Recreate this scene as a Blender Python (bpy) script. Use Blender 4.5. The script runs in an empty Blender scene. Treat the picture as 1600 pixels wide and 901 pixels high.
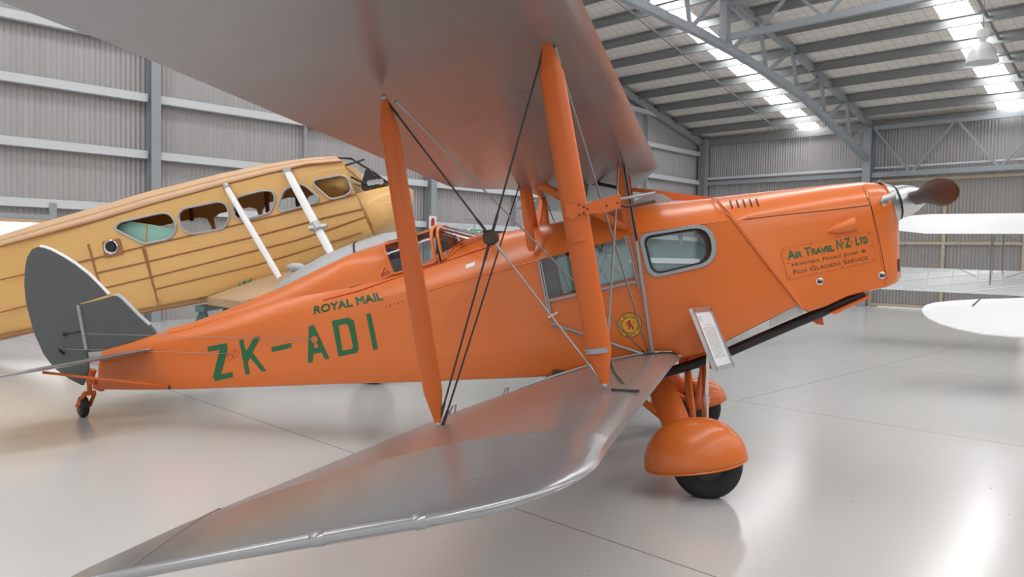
import bpy, bmesh, math, random
import numpy as np
from mathutils import Vector, Matrix
from mathutils.bvhtree import BVHTree
from mathutils.geometry import tessellate_polygon
random.seed(7)
S = bpy.context.scene
COL = S.collection
V = lambda *a: np.array(a, float)

# ------------------------------------------------------------------ camera
FPX = 1201.5
CAM = V(-.323, -6.236, 1.581)
_y, _p, _r = [math.radians(a) for a in (11.071, -2.415, 1.124)]
_f = V(-math.sin(_y)*math.cos(_p), math.cos(_y)*math.cos(_p), math.sin(_p))
_rt = V(math.cos(_y), math.sin(_y), 0)
_u = np.cross(_rt, _f)
CR = math.cos(_r)*_rt + math.sin(_r)*_u
CU = -math.sin(_r)*_rt + math.cos(_r)*_u
CF = _f
cd = bpy.data.cameras.new('camera'); cam = bpy.data.objects.new('camera', cd); COL.objects.link(cam)
cd.sensor_width = 36; cd.lens = FPX/1600*36; cd.clip_start = .05; cd.clip_end = 300
cam.matrix_world = Matrix(((CR[0], CU[0], -CF[0], CAM[0]), (CR[1], CU[1], -CF[1], CAM[1]), (CR[2], CU[2], -CF[2], CAM[2]), (0, 0, 0, 1)))
S.camera = cam

# ------------------------------------------------------------------ light and exposure
S.view_settings.view_transform = 'Standard'; S.view_settings.look = 'None'
S.view_settings.gamma = 1; S.view_settings.use_curve_mapping = False
S.view_settings.exposure = 0.0
SKYLIGHT = 11.0          # daylight through the translucent roof strips
W = bpy.data.worlds.new('overcast_sky'); S.world = W; W.use_nodes = True
bg = W.node_tree.nodes['Background']; bg.inputs[0].default_value = (.93, .96, 1, 1); bg.inputs[1].default_value = 1.0

# measuring helpers: a sight line meets a real plane of the hangar or the aircraft
def ray(px, py): return (px-800)/FPX*CR - (py-450.5)/FPX*CU + CF
def onY(px, py, y):
    r = ray(px, py); return CAM + r*((y-CAM[1])/r[1])
def onX(px, py, x):
    r = ray(px, py); return CAM + r*((x-CAM[0])/r[0])
def onZ(px, py, z=0.):
    r = ray(px, py); return CAM + r*((z-CAM[2])/r[2])
def onP(px, py, p, n):
    r = ray(px, py); return CAM + r*(np.dot(np.asarray(p)-CAM, n)/np.dot(r, n))

# ------------------------------------------------------------------ materials
def new_mat(name):
    m = bpy.data.materials.new(name); m.use_nodes = True
    nt = m.node_tree; b = nt.nodes['Principled BSDF']; return m, nt, b
def mat(name, col, rough=.5, metal=0., coat=0., bump=0., bscale=40., vary=0., vscale=3., trans=0., emit=0., spec=.5):
    m, nt, b = new_mat(name)
    b.inputs['Base Color'].default_value = (*col, 1); b.inputs['Roughness'].default_value = rough
    b.inputs['Metallic'].default_value = metal; b.inputs['Coat Weight'].default_value = coat
    b.inputs['Coat Roughness'].default_value = .24; b.inputs['Specular IOR Level'].default_value = spec
    if trans: b.inputs['Transmission Weight'].default_value = trans; b.inputs['IOR'].default_value = 1.02
    if emit: b.inputs['Emission Color'].default_value = (*col, 1); b.inputs['Emission Strength'].default_value = emit
    if vary or bump:
        tc = nt.nodes.new('ShaderNodeTexCoord')
        n = nt.nodes.new('ShaderNodeTexNoise'); n.inputs['Scale'].default_value = vscale; n.inputs['Detail'].default_value = 6
        nt.links.new(tc.outputs['Object'], n.inputs['Vector'])
        if vary:
            mx = nt.nodes.new('ShaderNodeMix'); mx.data_type = 'RGBA'
            mx.inputs[6].default_value = (*[c*(1-vary) for c in col], 1); mx.inputs[7].default_value = (*[min(1, c*(1+vary)) for c in col], 1)
            nt.links.new(n.outputs['Fac'], mx.inputs[0]); nt.links.new(mx.outputs[2], b.inputs['Base Color'])
        if bump:
            n2 = nt.nodes.new('ShaderNodeTexNoise'); n2.inputs['Scale'].default_value = bscale; n2.inputs['Detail'].default_value = 3
            nt.links.new(tc.outputs['Object'], n2.inputs['Vector'])
            bp = nt.nodes.new('ShaderNodeBump'); bp.inputs['Strength'].default_value = bump; bp.inputs['Distance'].default_value = .01
            nt.links.new(n2.outputs['Fac'], bp.inputs['Height']); nt.links.new(bp.outputs['Normal'], b.inputs['Normal'])
    return m
class NT:
    """small shorthand for node maths"""
    def __init__(s, nt): s.nt = nt
    def m(s, op, a, b=None, c=None):
        n = s.nt.nodes.new('ShaderNodeMath'); n.operation = op
        for i, v in enumerate((a, b, c)):
            if v is None: continue
            if isinstance(v, (int, float)): n.inputs[i].default_value = v
            else: s.nt.links.new(v, n.inputs[i])
        return n.outputs[0]
    def obj(s):
        tc = s.nt.nodes.new('ShaderNodeTexCoord'); sp = s.nt.nodes.new('ShaderNodeSeparateXYZ')
        s.nt.links.new(tc.outputs['Object'], sp.inputs[0]); return tc.outputs['Object'], sp.outputs
    def line(s, x, period, half, offset=0.):
        """1 on thin lines every period, else 0"""
        f = s.m('ABSOLUTE', s.m('SUBTRACT', s.m('FRACT', s.m('ADD', s.m('DIVIDE', s.m('SUBTRACT', x, offset), period), .5)), .5))
        return s.m('LESS_THAN', f, half/period)
    def ridge(s, x, period, half):
        f = s.m('MULTIPLY', s.m('ABSOLUTE', s.m('SUBTRACT', s.m('FRACT', s.m('DIVIDE', x, period)), .5)), period)
        return s.m('MAXIMUM', s.m('SUBTRACT', 1., s.m('DIVIDE', f, half)), 0.)
    def noise(s, vec, scale, detail=4):
        n = s.nt.nodes.new('ShaderNodeTexNoise'); n.inputs['Scale'].default_value = scale; n.inputs['Detail'].default_value = detail
        s.nt.links.new(vec, n.inputs['Vector']); return n.outputs['Fac']
    def mix(s, fac, a, b):
        mx = s.nt.nodes.new('ShaderNodeMix'); mx.data_type = 'RGBA'
        if isinstance(fac, (int, float)): mx.inputs[0].default_value = fac
        else: s.nt.links.new(fac, mx.inputs[0])
        for i, v in ((6, a), (7, b)):
            if isinstance(v, tuple): mx.inputs[i].default_value = (*v, 1)
            else: s.nt.links.new(v, mx.inputs[i])
        return mx.outputs[2]
    def bump(s, h, strength, dist, b):
        bp = s.nt.nodes.new('ShaderNodeBump'); bp.inputs['Strength'].default_value = strength; bp.inputs['Distance'].default_value = dist
        s.nt.links.new(h, bp.inputs['Height']); s.nt.links.new(bp.outputs[0], b.inputs['Normal'])

ORANGE = (.71, .158, .021)
M = {}
M['orange'] = mat('orange_paint', ORANGE, .36, coat=.7, vary=.04, vscale=1.5, spec=.25)
M['orange_dark'] = mat('orange_paint_strut', (.66, .135, .02), .42, coat=.2, spec=.35)
M['red_line'] = mat('red_pinstripe', (.45, .02, .01), .5)
M['green'] = mat('green_lettering', (.012, .13, .045), .5)
M['dkgreen'] = mat('dark_lettering', (.03, .05, .015), .5)
M['black'] = mat('black_paint', (.012, .012, .013), .5)
M['rubber'] = mat('tyre_rubber', (.014, .014, .015), .65, bump=.15)
M['steel'] = mat('steel_wire', (.33, .32, .31), .4, metal=.8)
M['darksteel'] = mat('dark_steel', (.05, .047, .045), .45, metal=.5)
M['chrome'] = mat('polished_metal', (.72, .72, .71), .22, metal=1)
M['grey_metal'] = mat('grey_metal_trim', (.36, .37, .38), .42, metal=.5)
M['tin'] = mat('bare_sheet_metal', (.5, .5, .48), .45, metal=.7)
M['brown'] = mat('varnished_brown', (.055, .028, .018), .45, coat=.08, vary=.25, vscale=5)
M['grey_rudder'] = mat('dark_silver_fabric', (.10, .107, .107), .5, metal=.15)
M['white'] = mat('white_paint', (.82, .83, .83), .45)
M['silver_grey'] = mat('pale_grey_fairing', (.45, .46, .47), .45, metal=.15)
M['ply'] = mat('bare_plywood_panel', (.52, .36, .22), .55, vary=.12, vscale=2)
M['batten'] = mat('brown_batten', (.36, .15, .06), .55)
M['innerwood'] = mat('dark_interior_wood', (.21, .085, .03), .55)
M['navy'] = mat('navy_leather', (.012, .016, .03), .6)
M['teal'] = mat('teal_paint', (.11, .19, .19), .45)
M['greyblue'] = mat('blue_grey_paint', (.10, .13, .14), .5)
M['copper'] = mat('tarnished_pipe', (.2, .15, .12), .4, metal=.7)
M['yellow'] = mat('yellow_badge', (.75, .38, .03), .5)
M['red'] = mat('red_emblem', (.5, .02, .015), .5)
M['paper'] = mat('printed_paper', (.8, .8, .82), .6)
M['ink'] = mat('printed_ink', (.42, .42, .45), .6)
M['satin'] = mat('satin_aluminium', (.60, .61, .61), .36, metal=.85)
M['alu'] = mat('brushed_aluminium', (.62, .63, .64), .3, metal=.9)
M['exit'] = mat('exit_sign_green', (.01, .32, .12), .5)
M['cream'] = mat('cream_painted_timber', (.56, .47, .35), .6)
M['timber'] = mat('pale_timber', (.62, .42, .26), .6)
M['ribbed_black'] = mat('black_dials', (.015, .015, .016), .4)
M['dark'] = mat('painted_bay_shade', (.03, .028, .026), .8)  # near-black colour holding the shade inside the open bays
M['lampglass'] = mat('frosted_lamp_shade', (.72, .73, .74), .3)
M['crown'] = mat('green_paint_blob', (.03, .16, .09), .6)

def glass_mat(name, tint=(.9, .93, .93), refl=.02, rough=.02):
    m = bpy.data.materials.new(name); m.use_nodes = True; nt = m.node_tree; nt.nodes.clear()
    o = nt.nodes.new('ShaderNodeOutputMaterial'); t = nt.nodes.new('ShaderNodeBsdfTransparent'); g = nt.nodes.new('ShaderNodeBsdfGlossy')
    t.inputs[0].default_value = (*tint, 1); g.inputs['Roughness'].default_value = rough
    fr = nt.nodes.new('ShaderNodeFresnel'); fr.inputs[0].default_value = 1.45
    ad = nt.nodes.new('ShaderNodeMath'); ad.operation = 'ADD'; ad.inputs[1].default_value = refl; nt.links.new(fr.outputs[0], ad.inputs[0])
    mx = nt.nodes.new('ShaderNodeMixShader'); nt.links.new(ad.outputs[0], mx.inputs[0]); nt.links.new(t.outputs[0], mx.inputs[1]); nt.links.new(g.outputs[0], mx.inputs[2])
    nt.links.new(mx.outputs[0], o.inputs[0]); return m
M['glass'] = glass_mat('window_glass')
M['perspex'] = glass_mat('canopy_perspex', (.93, .94, .95), .03)

def dope(name, col, metal, rough, period=.29, strength=.35, stripe=0.):
    """silver doped fabric over ribs that run fore and aft"""
    m, nt, b = new_mat(name); q = NT(nt); vec, o = q.obj()
    rib = q.ridge(o[1], period, .03)
    n = q.noise(vec, 2.2, 5)
    c = q.mix(n, tuple(k*.9 for k in col), tuple(min(1, k*1.08) for k in col))
    nt.links.new(c, b.inputs['Base Color'])
    b.inputs['Metallic'].default_value = metal; b.inputs['Roughness'].default_value = rough
    q.bump(q.m('ADD', rib, q.m('MULTIPLY', q.noise(vec, 6, 2), .25)), strength, .006, b)
    return m
M['dope'] = dope('silver_doped_fabric', (.37, .372, .38), .6, .24, .29, .05)
M['dope_white'] = dope('pale_doped_fabric', (.6, .62, .63), .1, .4, .32, .8)
M['white_wing'] = mat('white_fabric', (.74, .75, .77), .5)

def wood_mat():
    m, nt, b = new_mat('varnished_plywood'); q = NT(nt); vec, o = q.obj()
    mp = nt.nodes.new('ShaderNodeMapping'); mp.inputs['Scale'].default_value = (1.2, 1.2, 14); nt.links.new(vec, mp.inputs[0])
    g = q.noise(mp.outputs[0], 3, 8); big = q.noise(vec, 1.1, 3)
    c = q.mix(g, (.66, .365, .11), (.84, .50, .16)); c2 = q.mix(q.m('MULTIPLY', big, .6), c, (.82, .51, .2))
    nt.links.new(c2, b.inputs['Base Color']); b.inputs['Roughness'].default_value = .42; b.inputs['Coat Weight'].default_value = .2
    return m
M['wood'] = wood_mat()
M['wood_pale'] = mat('pale_spruce', (.74, .48, .29), .5, vary=.12, vscale=4)

def floor_mat():
    m, nt, b = new_mat('painted_concrete'); q = NT(nt); vec, o = q.obj()   # object axes are the hangar's own
    ju = q.line(o[1], 4.5, .006, -25.47); jv = q.m('MULTIPLY', q.line(o[0], 40., .006, 13.15), q.m('GREATER_THAN', o[1], -20.95))
    j = q.m('MAXIMUM', ju, jv)
    big = q.noise(vec, .35, 4); fine = q.noise(vec, 9, 6)
    spk = q.m('GREATER_THAN', q.noise(vec, 34, 2), .76)
    mp = nt.nodes.new('ShaderNodeMapping'); mp.inputs['Scale'].default_value = (5, 1.2, 1); nt.links.new(vec, mp.inputs[0])
    scuff = q.m('GREATER_THAN', q.noise(mp.outputs[0], 7, 5), .70)
    c = q.mix(big, (.57, .565, .555), (.645, .64, .63)); c = q.mix(q.m('MULTIPLY', fine, .15), c, (.52, .5, .475))
    c = q.mix(q.m('MULTIPLY', scuff, .10), c, (.40, .36, .33)); c = q.mix(q.m('MULTIPLY', spk, .25), c, (.85, .84, .82))
    dots = q.m('GREATER_THAN', q.noise(vec, 21, 1), .80); c = q.mix(q.m('MULTIPLY', dots, .7), c, (.12, .1, .09))
    c = q.mix(q.m('MULTIPLY', j, .75), c, (.16, .14, .13))
    nt.links.new(c, b.inputs['Base Color'])
    r = q.m('ADD', .16, q.m('MULTIPLY', fine, .10)); nt.links.new(r, b.inputs['Roughness'])
    q.bump(q.m('ADD', q.noise(vec, 2.2, 2), q.m('MULTIPLY', fine, .2)), .12, .01, b)
    b.inputs['Coat Weight'].default_value = .2; b.inputs['Coat Roughness'].default_value = .15
    return m
M['floor'] = floor_mat()
def sheet_mat(name, col):
    m, nt, b = new_mat(name); q = NT(nt); vec, o = q.obj()
    mp = nt.nodes.new('ShaderNodeMapping'); mp.inputs['Scale'].default_value = (6, 6, .25); nt.links.new(vec, mp.inputs[0])
    n = q.noise(mp.outputs[0], 1.2, 6); n2 = q.noise(vec, .5, 3)
    c = q.mix(n, tuple(k*.82 for k in col), tuple(k*1.12 for k in col)); c = q.mix(q.m('MULTIPLY', n2, .5), c, (col[0]*1.05, col[1]*.97, col[2]*.93))
    nt.links.new(c, b.inputs['Base Color']); b.inputs['Metallic'].default_value = .25; b.inputs['Roughness'].default_value = .5
    return m
M['sheet'] = sheet_mat('galvanised_wall_sheet', (.45, .445, .45))
M['sheet_door'] = sheet_mat('galvanised_door_sheet', (.36, .355, .345))
def roof_mat():
    m, nt, b = new_mat('roof_lining_with_mesh'); q = NT(nt); vec, o = q.obj()
    g = q.m('MAXIMUM', q.line(o[0], .3, .012), q.line(o[1], .3, .010)); n = q.noise(vec, 2, 5); spk = q.m('GREATER_THAN', q.noise(vec, 5, 3), .72)
    c = q.mix(n, (.80, .75, .70), (.90, .86, .82)); c = q.mix(q.m('MULTIPLY', g, .35), c, (.2, .18, .17)); c = q.mix(q.m('MULTIPLY', spk, .6), c, (.1, .09, .08))
    nt.links.new(c, b.inputs['Base Color']); b.inputs['Roughness'].default_value = .7; return m
M['roof'] = roof_mat()
M['steelwork'] = mat('grey_painted_steel', (.36, .39, .415), .45, metal=.15, vary=.06)
M['girt'] = mat('pale_grey_girt_paint', (.68, .71, .74), .4, metal=.1)
M['galv'] = mat('galvanised_purlin', (.36, .37, .375), .38, metal=.6, vary=.15, vscale=8)
M['skylight'] = mat('translucent_roof_sheet', (1, 1, 1), .6, emit=SKYLIGHT)
M['daylight'] = mat('daylit_window_glass', (.95, .97, 1), .3, emit=1.2)

# ------------------------------------------------------------------ mesh builder
RY = math.radians(-33.558)
HX = V(1.166, 27.449, 0)                       # hangar corner; hangar axes: x along the far wall, y along the gable towards it
dR = V(math.cos(RY), math.sin(RY), 0); dL = V(-math.sin(RY), math.cos(RY), 0)
ROOM = Matrix.Translation(Vector(HX)) @ Matrix.Rotation(RY, 4, 'Z')
def room_w(v, u, z): return HX + v*dR + u*dL + V(0, 0, z)
def to_room(p): d = np.asarray(p)-HX; return V(d@dR, d@dL, p[2])

def root_loc(o):
    l = Vector((0, 0, 0))
    while o is not None: l += o.location; o = o.parent
    return l
def finish(o, label=None, category=None, group=None, kind=None):
    if label: o['label'] = label
    if category: o['category'] = category
    if group: o['group'] = group
    if kind: o['kind'] = kind
    return o
def empty(name, loc, label, category, group=None):
    o = bpy.data.objects.new(name, None); COL.objects.link(o); o.location = Vector(loc); o.empty_display_size = .2
    return finish(o, label, category, group)
def norm(v): v = np.asarray(v, float); n = np.linalg.norm(v); return v/n if n > 1e-12 else v
class MB:
    def __init__(s): s.v = []; s.f = []
    def add(s, vs, fs):
        b = len(s.v); s.v += [tuple(map(float, p)) for p in vs]; s.f += [tuple(i+b for i in f) for f in fs]; return s
    def box(s, c, sz, ax=None):
        c = np.asarray(c, float); h = np.asarray(sz, float)/2
        A = np.eye(3) if ax is None else np.array([norm(a) for a in ax])
        vs = [c + A[0]*h[0]*i + A[1]*h[1]*j + A[2]*h[2]*k for i in (-1, 1) for j in (-1, 1) for k in (-1, 1)]
        return s.add(vs, [(0, 1, 3, 2), (4, 6, 7, 5), (0, 4, 5, 1), (2, 3, 7, 6), (0, 2, 6, 4), (1, 5, 7, 3)])
    def bar(s, a, b, w, h, up=(0, 0, 1)):
        a = np.asarray(a, float); b = np.asarray(b, float); d = norm(b-a); x = np.cross(d, up)
        if np.linalg.norm(x) < 1e-6: x = np.cross(d, (0, 1, 0))
        x = norm(x); z = np.cross(x, d); return s.box((a+b)/2, (np.linalg.norm(b-a), w, h), (d, x, z))
    def rings(s, R, closed=True, cap=True):
        n = len(R[0]); vs = [p for r in R for p in r]; fs = []
        for i in range(len(R)-1):
            for j in range(n if closed else n-1):
                k = (j+1) % n; fs.append((i*n+j, i*n+k, (i+1)*n+k, (i+1)*n+j))
        if cap: fs.append(tuple(range(n))[::-1]); fs.append(tuple((len(R)-1)*n+i for i in range(n)))
        return s.add(vs, fs)
    def tube(s, pts, r, n=8, cap=True):
        pts = [np.asarray(p, float) for p in pts]; rr = r if hasattr(r, '__len__') else [r]*len(pts); R = []
        ref = None
        for i, p in enumerate(pts):
            d = norm(pts[min(i+1, len(pts)-1)]-pts[max(i-1, 0)])
            if ref is None: ref = V(0, 0, 1) if abs(d[2]) < .9 else V(0, 1, 0)
            x = norm(np.cross(d, ref)); z = np.cross(x, d); ref = z
            R.append([p + rr[i]*(math.cos(t)*x+math.sin(t)*z) for t in np.linspace(0, 2*math.pi, n, endpoint=False)])
        return s.rings(R, True, cap)
    def strut(s, a, b, chord, thick, cdir, taper=.18, tip=.35, n=14):
        """streamlined interplane strut with tapered ends; cdir = chord direction"""
        a = np.asarray(a, float); b = np.asarray(b, float); d = norm(b-a); c = norm(np.asarray(cdir)-np.dot(cdir, d)*d); t = np.cross(d, c); R = []
        for f, k in ((0, tip), (taper*.5, .5+.5*tip), (taper, 1), (.5, 1.06), (1-taper, 1), (1-taper*.5, .5+.5*tip), (1, tip)):
            p = a+(b-a)*f
            R.append([p + k*(chord/2*math.cos(q)*c + thick/2*math.sin(q)*(1+.25*math.cos(q))*t) for q in np.linspace(0, 2*math.pi, n, endpoint=False)])
        return s.rings(R)
    def lathe(s, prof, c, axis, n=28, zmin=None):
        ax = norm(axis); x = norm(np.cross(ax, (0, 0, 1) if abs(ax[2]) < .9 else (1, 0, 0))); z = np.cross(x, ax); R = []
        for t in np.linspace(0, 2*math.pi, n, endpoint=False):
            R.append([np.asarray(c)+ax*h+r*(math.cos(t)*x+math.sin(t)*z) for (h, r) in prof])
        R.append(R[0]); 
        if zmin is not None: R = [[V(p[0], p[1], max(p[2], zmin)) for p in r] for r in R]
        m = len(prof); vs = [p for r in R[:-1] for p in r]; fs = []
        for i in range(n):
            k = (i+1) % n
            for j in range(m-1): fs.append((i*m+j, k*m+j, k*m+j+1, i*m+j+1))
        return s.add(vs, fs)
    def sphere(s, c, r, n=12):
        pr = [(-math.cos(t)*1., max(1e-4, math.sin(t))) for t in np.linspace(0, math.pi, n)]
        r = V(*(r if hasattr(r, '__len__') else (r, r, r))); b = len(s.v)
        s.lathe(pr, (0, 0, 0), (0, 0, 1), n*2)
        for i in range(b, len(s.v)): s.v[i] = tuple(np.asarray(c)+np.asarray(s.v[i])*r)
        return s
    def plate(s, outline, depth):
        """a flat outline given thickness along the vector depth"""
        o = [np.asarray(p, float) for p in outline]; n = len(o); d = np.asarray(depth, float)
        return s.add([p-d/2 for p in o]+[p+d/2 for p in o], [tuple(range(n))[::-1], tuple(range(n, 2*n))]+[(i, (i+1) % n, n+(i+1) % n, n+i) for i in range(n)])
    def build(s, name, m, parent=None, smooth=35, room=False, **kw):
        me = bpy.data.meshes.new(name); off = root_loc(parent) if parent is not None else Vector((0, 0, 0))
        me.from_pydata([tuple(Vector(v)-off) for v in s.v], [], s.f)
        bm = bmesh.new(); bm.from_mesh(me); bmesh.ops.remove_doubles(bm, verts=bm.verts, dist=1e-5); bmesh.ops.recalc_face_normals(bm, faces=bm.faces); bm.to_mesh(me); bm.free()
        o = bpy.data.objects.new(name, me); COL.objects.link(o); me.materials.append(M[m] if isinstance(m, str) else m)
        if smooth:
            for p in me.polygons: p.use_smooth = True
            me.set_sharp_from_angle(angle=math.radians(smooth))
        if parent is not None: o.parent = parent
        elif room: o.matrix_world = ROOM.copy()
        else:                                                     # a top-level mesh gets its origin at its base
            c = np.array([v.co[:] for v in me.vertices]); b = Vector((c[:, 0].mean(), c[:, 1].mean(), c[:, 2].min()))
            me.transform(Matrix.Translation(-b)); o.location = b
        return finish(o, **kw)
def copy_tree(o, parent=None):
    c = o.copy(); COL.objects.link(c)
    if parent is not None: c.parent = parent
    for ch in o.children: copy_tree(ch, c)
    return c
def boolean(o, cutters, solidify=None):
    if solidify:
        md = o.modifiers.new('shell', 'SOLIDIFY'); md.thickness = solidify; md.offset = -1; md.use_even_offset = False
    for i, c in enumerate(cutters):
        md = o.modifiers.new('cut%d' % i, 'BOOLEAN'); md.operation = 'DIFFERENCE'; md.solver = 'EXACT'; md.object = c; md.use_self = False
    bpy.context.view_layer.update()
    dg = bpy.context.evaluated_depsgraph_get(); me = bpy.data.meshes.new_from_object(o.evaluated_get(dg))
    old = o.data; o.modifiers.clear(); o.data = me; me.name = old.name
    for p in me.polygons: p.use_smooth = True
    me.set_sharp_from_angle(angle=math.radians(32))
    for c in cutters: bpy.data.objects.remove(c, do_unlink=True)
def struct(b, name, m, smooth=0, room=True):
    return b.build(name, m, None, smooth, room, kind='structure')

# ------------------------------------------------------------------ hangar
RS = .2286; RZ0 = 6.76                               # roof pitch and height at the far wall
U0, V1 = -40., 32.
def roof_z(u): return RZ0 + RS*(-u if u > -20 else 40+u)
fl = MB(); fl.add([(-6, U0-12, 0), (V1+6, U0-12, 0), (V1+6, 2, 0), (-6, 2, 0)], [(0, 1, 2, 3)]); struct(fl, 'floor', 'floor')
def corrugated(name, along, a0, a1, zf0, zf1, pos, m, pitch=.1, amp=.011):
    """a corrugated sheet wall; along = 'u' (gable, at v=pos) or 'v' (at u=pos)"""
    n = int((a1-a0)/pitch*6); b = MB(); vs = []; fs = []
    for i in range(n+1):
        a = a0+(a1-a0)*i/n; w = pos+amp*math.cos(2*math.pi*a/pitch)
        for z in (zf0(a), zf1(a)): vs.append((w, a, z) if along == 'u' else (a, w, z))
    for i in range(n): fs.append((2*i, 2*i+2, 2*i+3, 2*i+1))
    b.add(vs, fs); return struct(b, name, m, 60)
z0 = lambda a: 0.
corrugated('wall_left', 'u', U0, .3, z0, roof_z, -.12, 'sheet')
corrugated('wall_far', 'v', -.3, 7.3, z0, lambda a: RZ0, .12, 'sheet')
corrugated('wall_far_upper', 'v', 7.0, V1, lambda a: 4.3, lambda a: RZ0, .2, 'sheet')
corrugated('wall_right', 'u', U0, 0, z0, roof_z, V1, 'sheet', .3, .02)
b = MB(); b.box((4, U0, 3.4), (8, .1, 6.8)); b.box((V1-3, U0, 3.4), (6, .1, 6.8)); b.box((V1/2+1, U0, 6.0), (V1-14, .1, 1.6)); struct(b, 'wall_near', 'sheet')
# roof lining in two slopes, cut by translucent strips
strips = [(4.15, 4.92), (10.78, 11.57), (17.7, 18.5), (24.6, 25.4), (30.8, 31.6)]
for nm, ua, ub in (('ceiling', -20., .4), ('ceiling_near_slope', U0, -20.)):
    b = MB(); e = 0.-.12
    edges = [-.4]+[x for s_ in strips for x in s_]+[V1]
    for i in range(0, len(edges), 2):
        b.add([(edges[i], ua, roof_z(ua)), (edges[i+1], ua, roof_z(ua)), (edges[i+1], ub, roof_z(ub)), (edges[i], ub, roof_z(ub))], [(0, 1, 2, 3)])
    struct(b, nm, 'roof')
    for s_ in strips:
        b = MB(); b.add([(s_[0], ua, roof_z(ua)+.01), (s_[1], ua, roof_z(ua)+.01), (s_[1], ub, roof_z(ub)+.01), (s_[0], ub, roof_z(ub)+.01)], [(0, 1, 2, 3)]); struct(b, 'skylight', 'skylight')
# purlins: C sections along the roof
def purlin(u):
    z = roof_z(u)-.02; b = MB(); d = .27
    for v0, v1 in ((-.05, V1-.05),):
        b.box(((v0+v1)/2, u, z-d/2), (v1-v0, .012, d)); b.box(((v0+v1)/2, u-.035, z-.006), (v1-v0, .07, .012)); b.box(((v0+v1)/2, u-.035, z-d+.006), (v1-v0, .07, .012))
    return struct(b, 'purlin', 'galv')
for k in range(-1, 15): purlin(-1.0-1.26*k)
for k in range(8): purlin(-22-2.4*k)
# bridging bars between purlins
for v in (3.5, 11.87):
    b = MB(); b.bar((v, -.35, roof_z(-.35)-.16), (v, -19.5, roof_z(-19.5)-.16), .05, .07); struct(b, 'bridging_bar', 'galv')
# gable rafter, columns and girts of the left wall
b = MB(); b.bar((.05, .0, roof_z(0)-.32), (.05, -20, roof_z(-20)-.32), .14, .24); b.bar((.05, -20, roof_z(-20)-.32), (.05, -40, roof_z(-40)-.32), .14, .24); struct(b, 'gable_rafter', 'steelwork')
def column(v, u, w, d, ztop, name='wall_column'):
    b = MB(); b.box((v, u, ztop/2), (d, .012, ztop)); 
    b.box((v-d/2, u, ztop/2), (.014, w, ztop)); b.box((v+d/2, u, ztop/2), (.014, w, ztop)); return struct(b, name, 'steelwork')
for u in (-37.9, -30.2, -22.48, -14.78, -7.4): column(.11, u, .2, .26, roof_z(u)-.3)
for u in (-26.3, -18.8, -11.22, -4.07):
    b = MB(); b.box((.02, u, (roof_z(u)-.3)/2), (.1, .07, roof_z(u)-.3)); struct(b, 'wall_post', 'steelwork')
cuts = [-40, -37.9, -30.2, -22.48, -14.78, -7.4, -.2]
for z in (1.25, 2.44, 3.60, 4.81, 6.0, 7.2, 8.4):
    for a, c in zip(cuts[:-1], cuts[1:]):
        if roof_z((a+c)/2)-.3 < z: continue
        b = MB(); a2, c2 = a+.12, c-.12
        if z > 6.3 and c > -8: c2 = min(c2, -(z+.35-RZ0)/RS)
        if c2-a2 < .3: continue
        b.box((.10, (a2+c2)/2, z), (.012, c2-a2, .17)); b.box((.03, (a2+c2)/2, z+.079), (.15, c2-a2, .012)); b.box((.03, (a2+c2)/2, z-.079), (.15, c2-a2, .012)); struct(b, 'girt', 'girt')
# corner column and far wall steelwork
column(.18, -.14, .3, .3, RZ0-.15, 'corner_column')
b = MB(); b.box((6.9, -.2, 3.2), (.012, .34, 6.4)); b.box((6.9, -.37, 3.2), (.28, .016, 6.4)); b.box((6.9, -.03, 3.2), (.28, .016, 6.4)); struct(b, 'truss_column', 'steelwork')
b = MB(); b.box((V1/2, -.02, RZ0-.29), (V1-.6, .1, .26)); struct(b, 'eaves_beam', 'galv')
b = MB(); b.box((3.5, .0, 4.98), (6.4, .12, .1)); struct(b, 'girt', 'girt')
b = MB(); b.box((3.5, -.06, 4.76), (6.4, .16, .14)); struct(b, 'girt', 'steelwork')
b = MB(); b.box((3.5, -.06, 2.6), (6.4, .16, .14)); struct(b, 'girt', 'steelwork')
# lattice girder over the hangar doors
gz0, gz1 = 4.72, 6.38
b = MB(); b.box((13.9, -.2, gz0), (13.7, .14, .17)); b.box((13.9, -.2, gz1), (13.7, .12, .14))
xs = [7.05, 8.35, 9.7, 11.0, 12.35, 13.7, 15.0, 16.3, 17.7]
for i in range(len(xs)-1):
    za, zb = (gz1-.05, gz0+.07) if i % 2 == 0 else (gz0+.07, gz1-.05)
    b.bar((xs[i]+.06, -.2, za), (xs[i+1]-.06, -.2, zb), .07, .07, (0, 1, 0))
struct(b, 'lattice_girder', 'steelwork')
b = MB(); b.box((13.9, -.02, 4.98), (13.7, .12, .07)); struct(b, 'door_track', 'girt')
# sliding hangar doors
def hangar_door(name, v0, v1, u):
    b = MB(); n = int((v1-v0)/.11*6); vs = []; fs = []
    for i in range(n+1):
        a = v0+(v1-v0)*i/n; w = u+.012*math.cos(2*math.pi*a/.11)
        vs += [(a, w, .05), (a, w, 4.58)]
    b.add(vs, [(2*i, 2*i+2, 2*i+3, 2*i+1) for i in range(n)]); d = struct(b, name, 'sheet_door', 60)
    for x in (v0+.05, (v0+v1)/2, v1-.05):
        f = MB(); f.box((x, u-.06, 2.22), (.1, .08, 4.5)); f.build('door_post', 'cream', None, 0, True, kind='structure')
    for z in (4.5, 2.30, .1):
        f = MB(); f.box(((v0+v1)/2, u-.05, z), (v1-v0, .06, .1)); f.build('door_rail', 'cream', None, 0, True, kind='structure')
hangar_door('door_1', 7.02, 11.8, .02); hangar_door('door_2', 11.85, 19.2, .16); hangar_door('door_3', 19.3, 26, .02)
b = MB(); b.box((16, -.12, .012), (19, .1, .024)); struct(b, 'baseboard_far', 'white')
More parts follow.
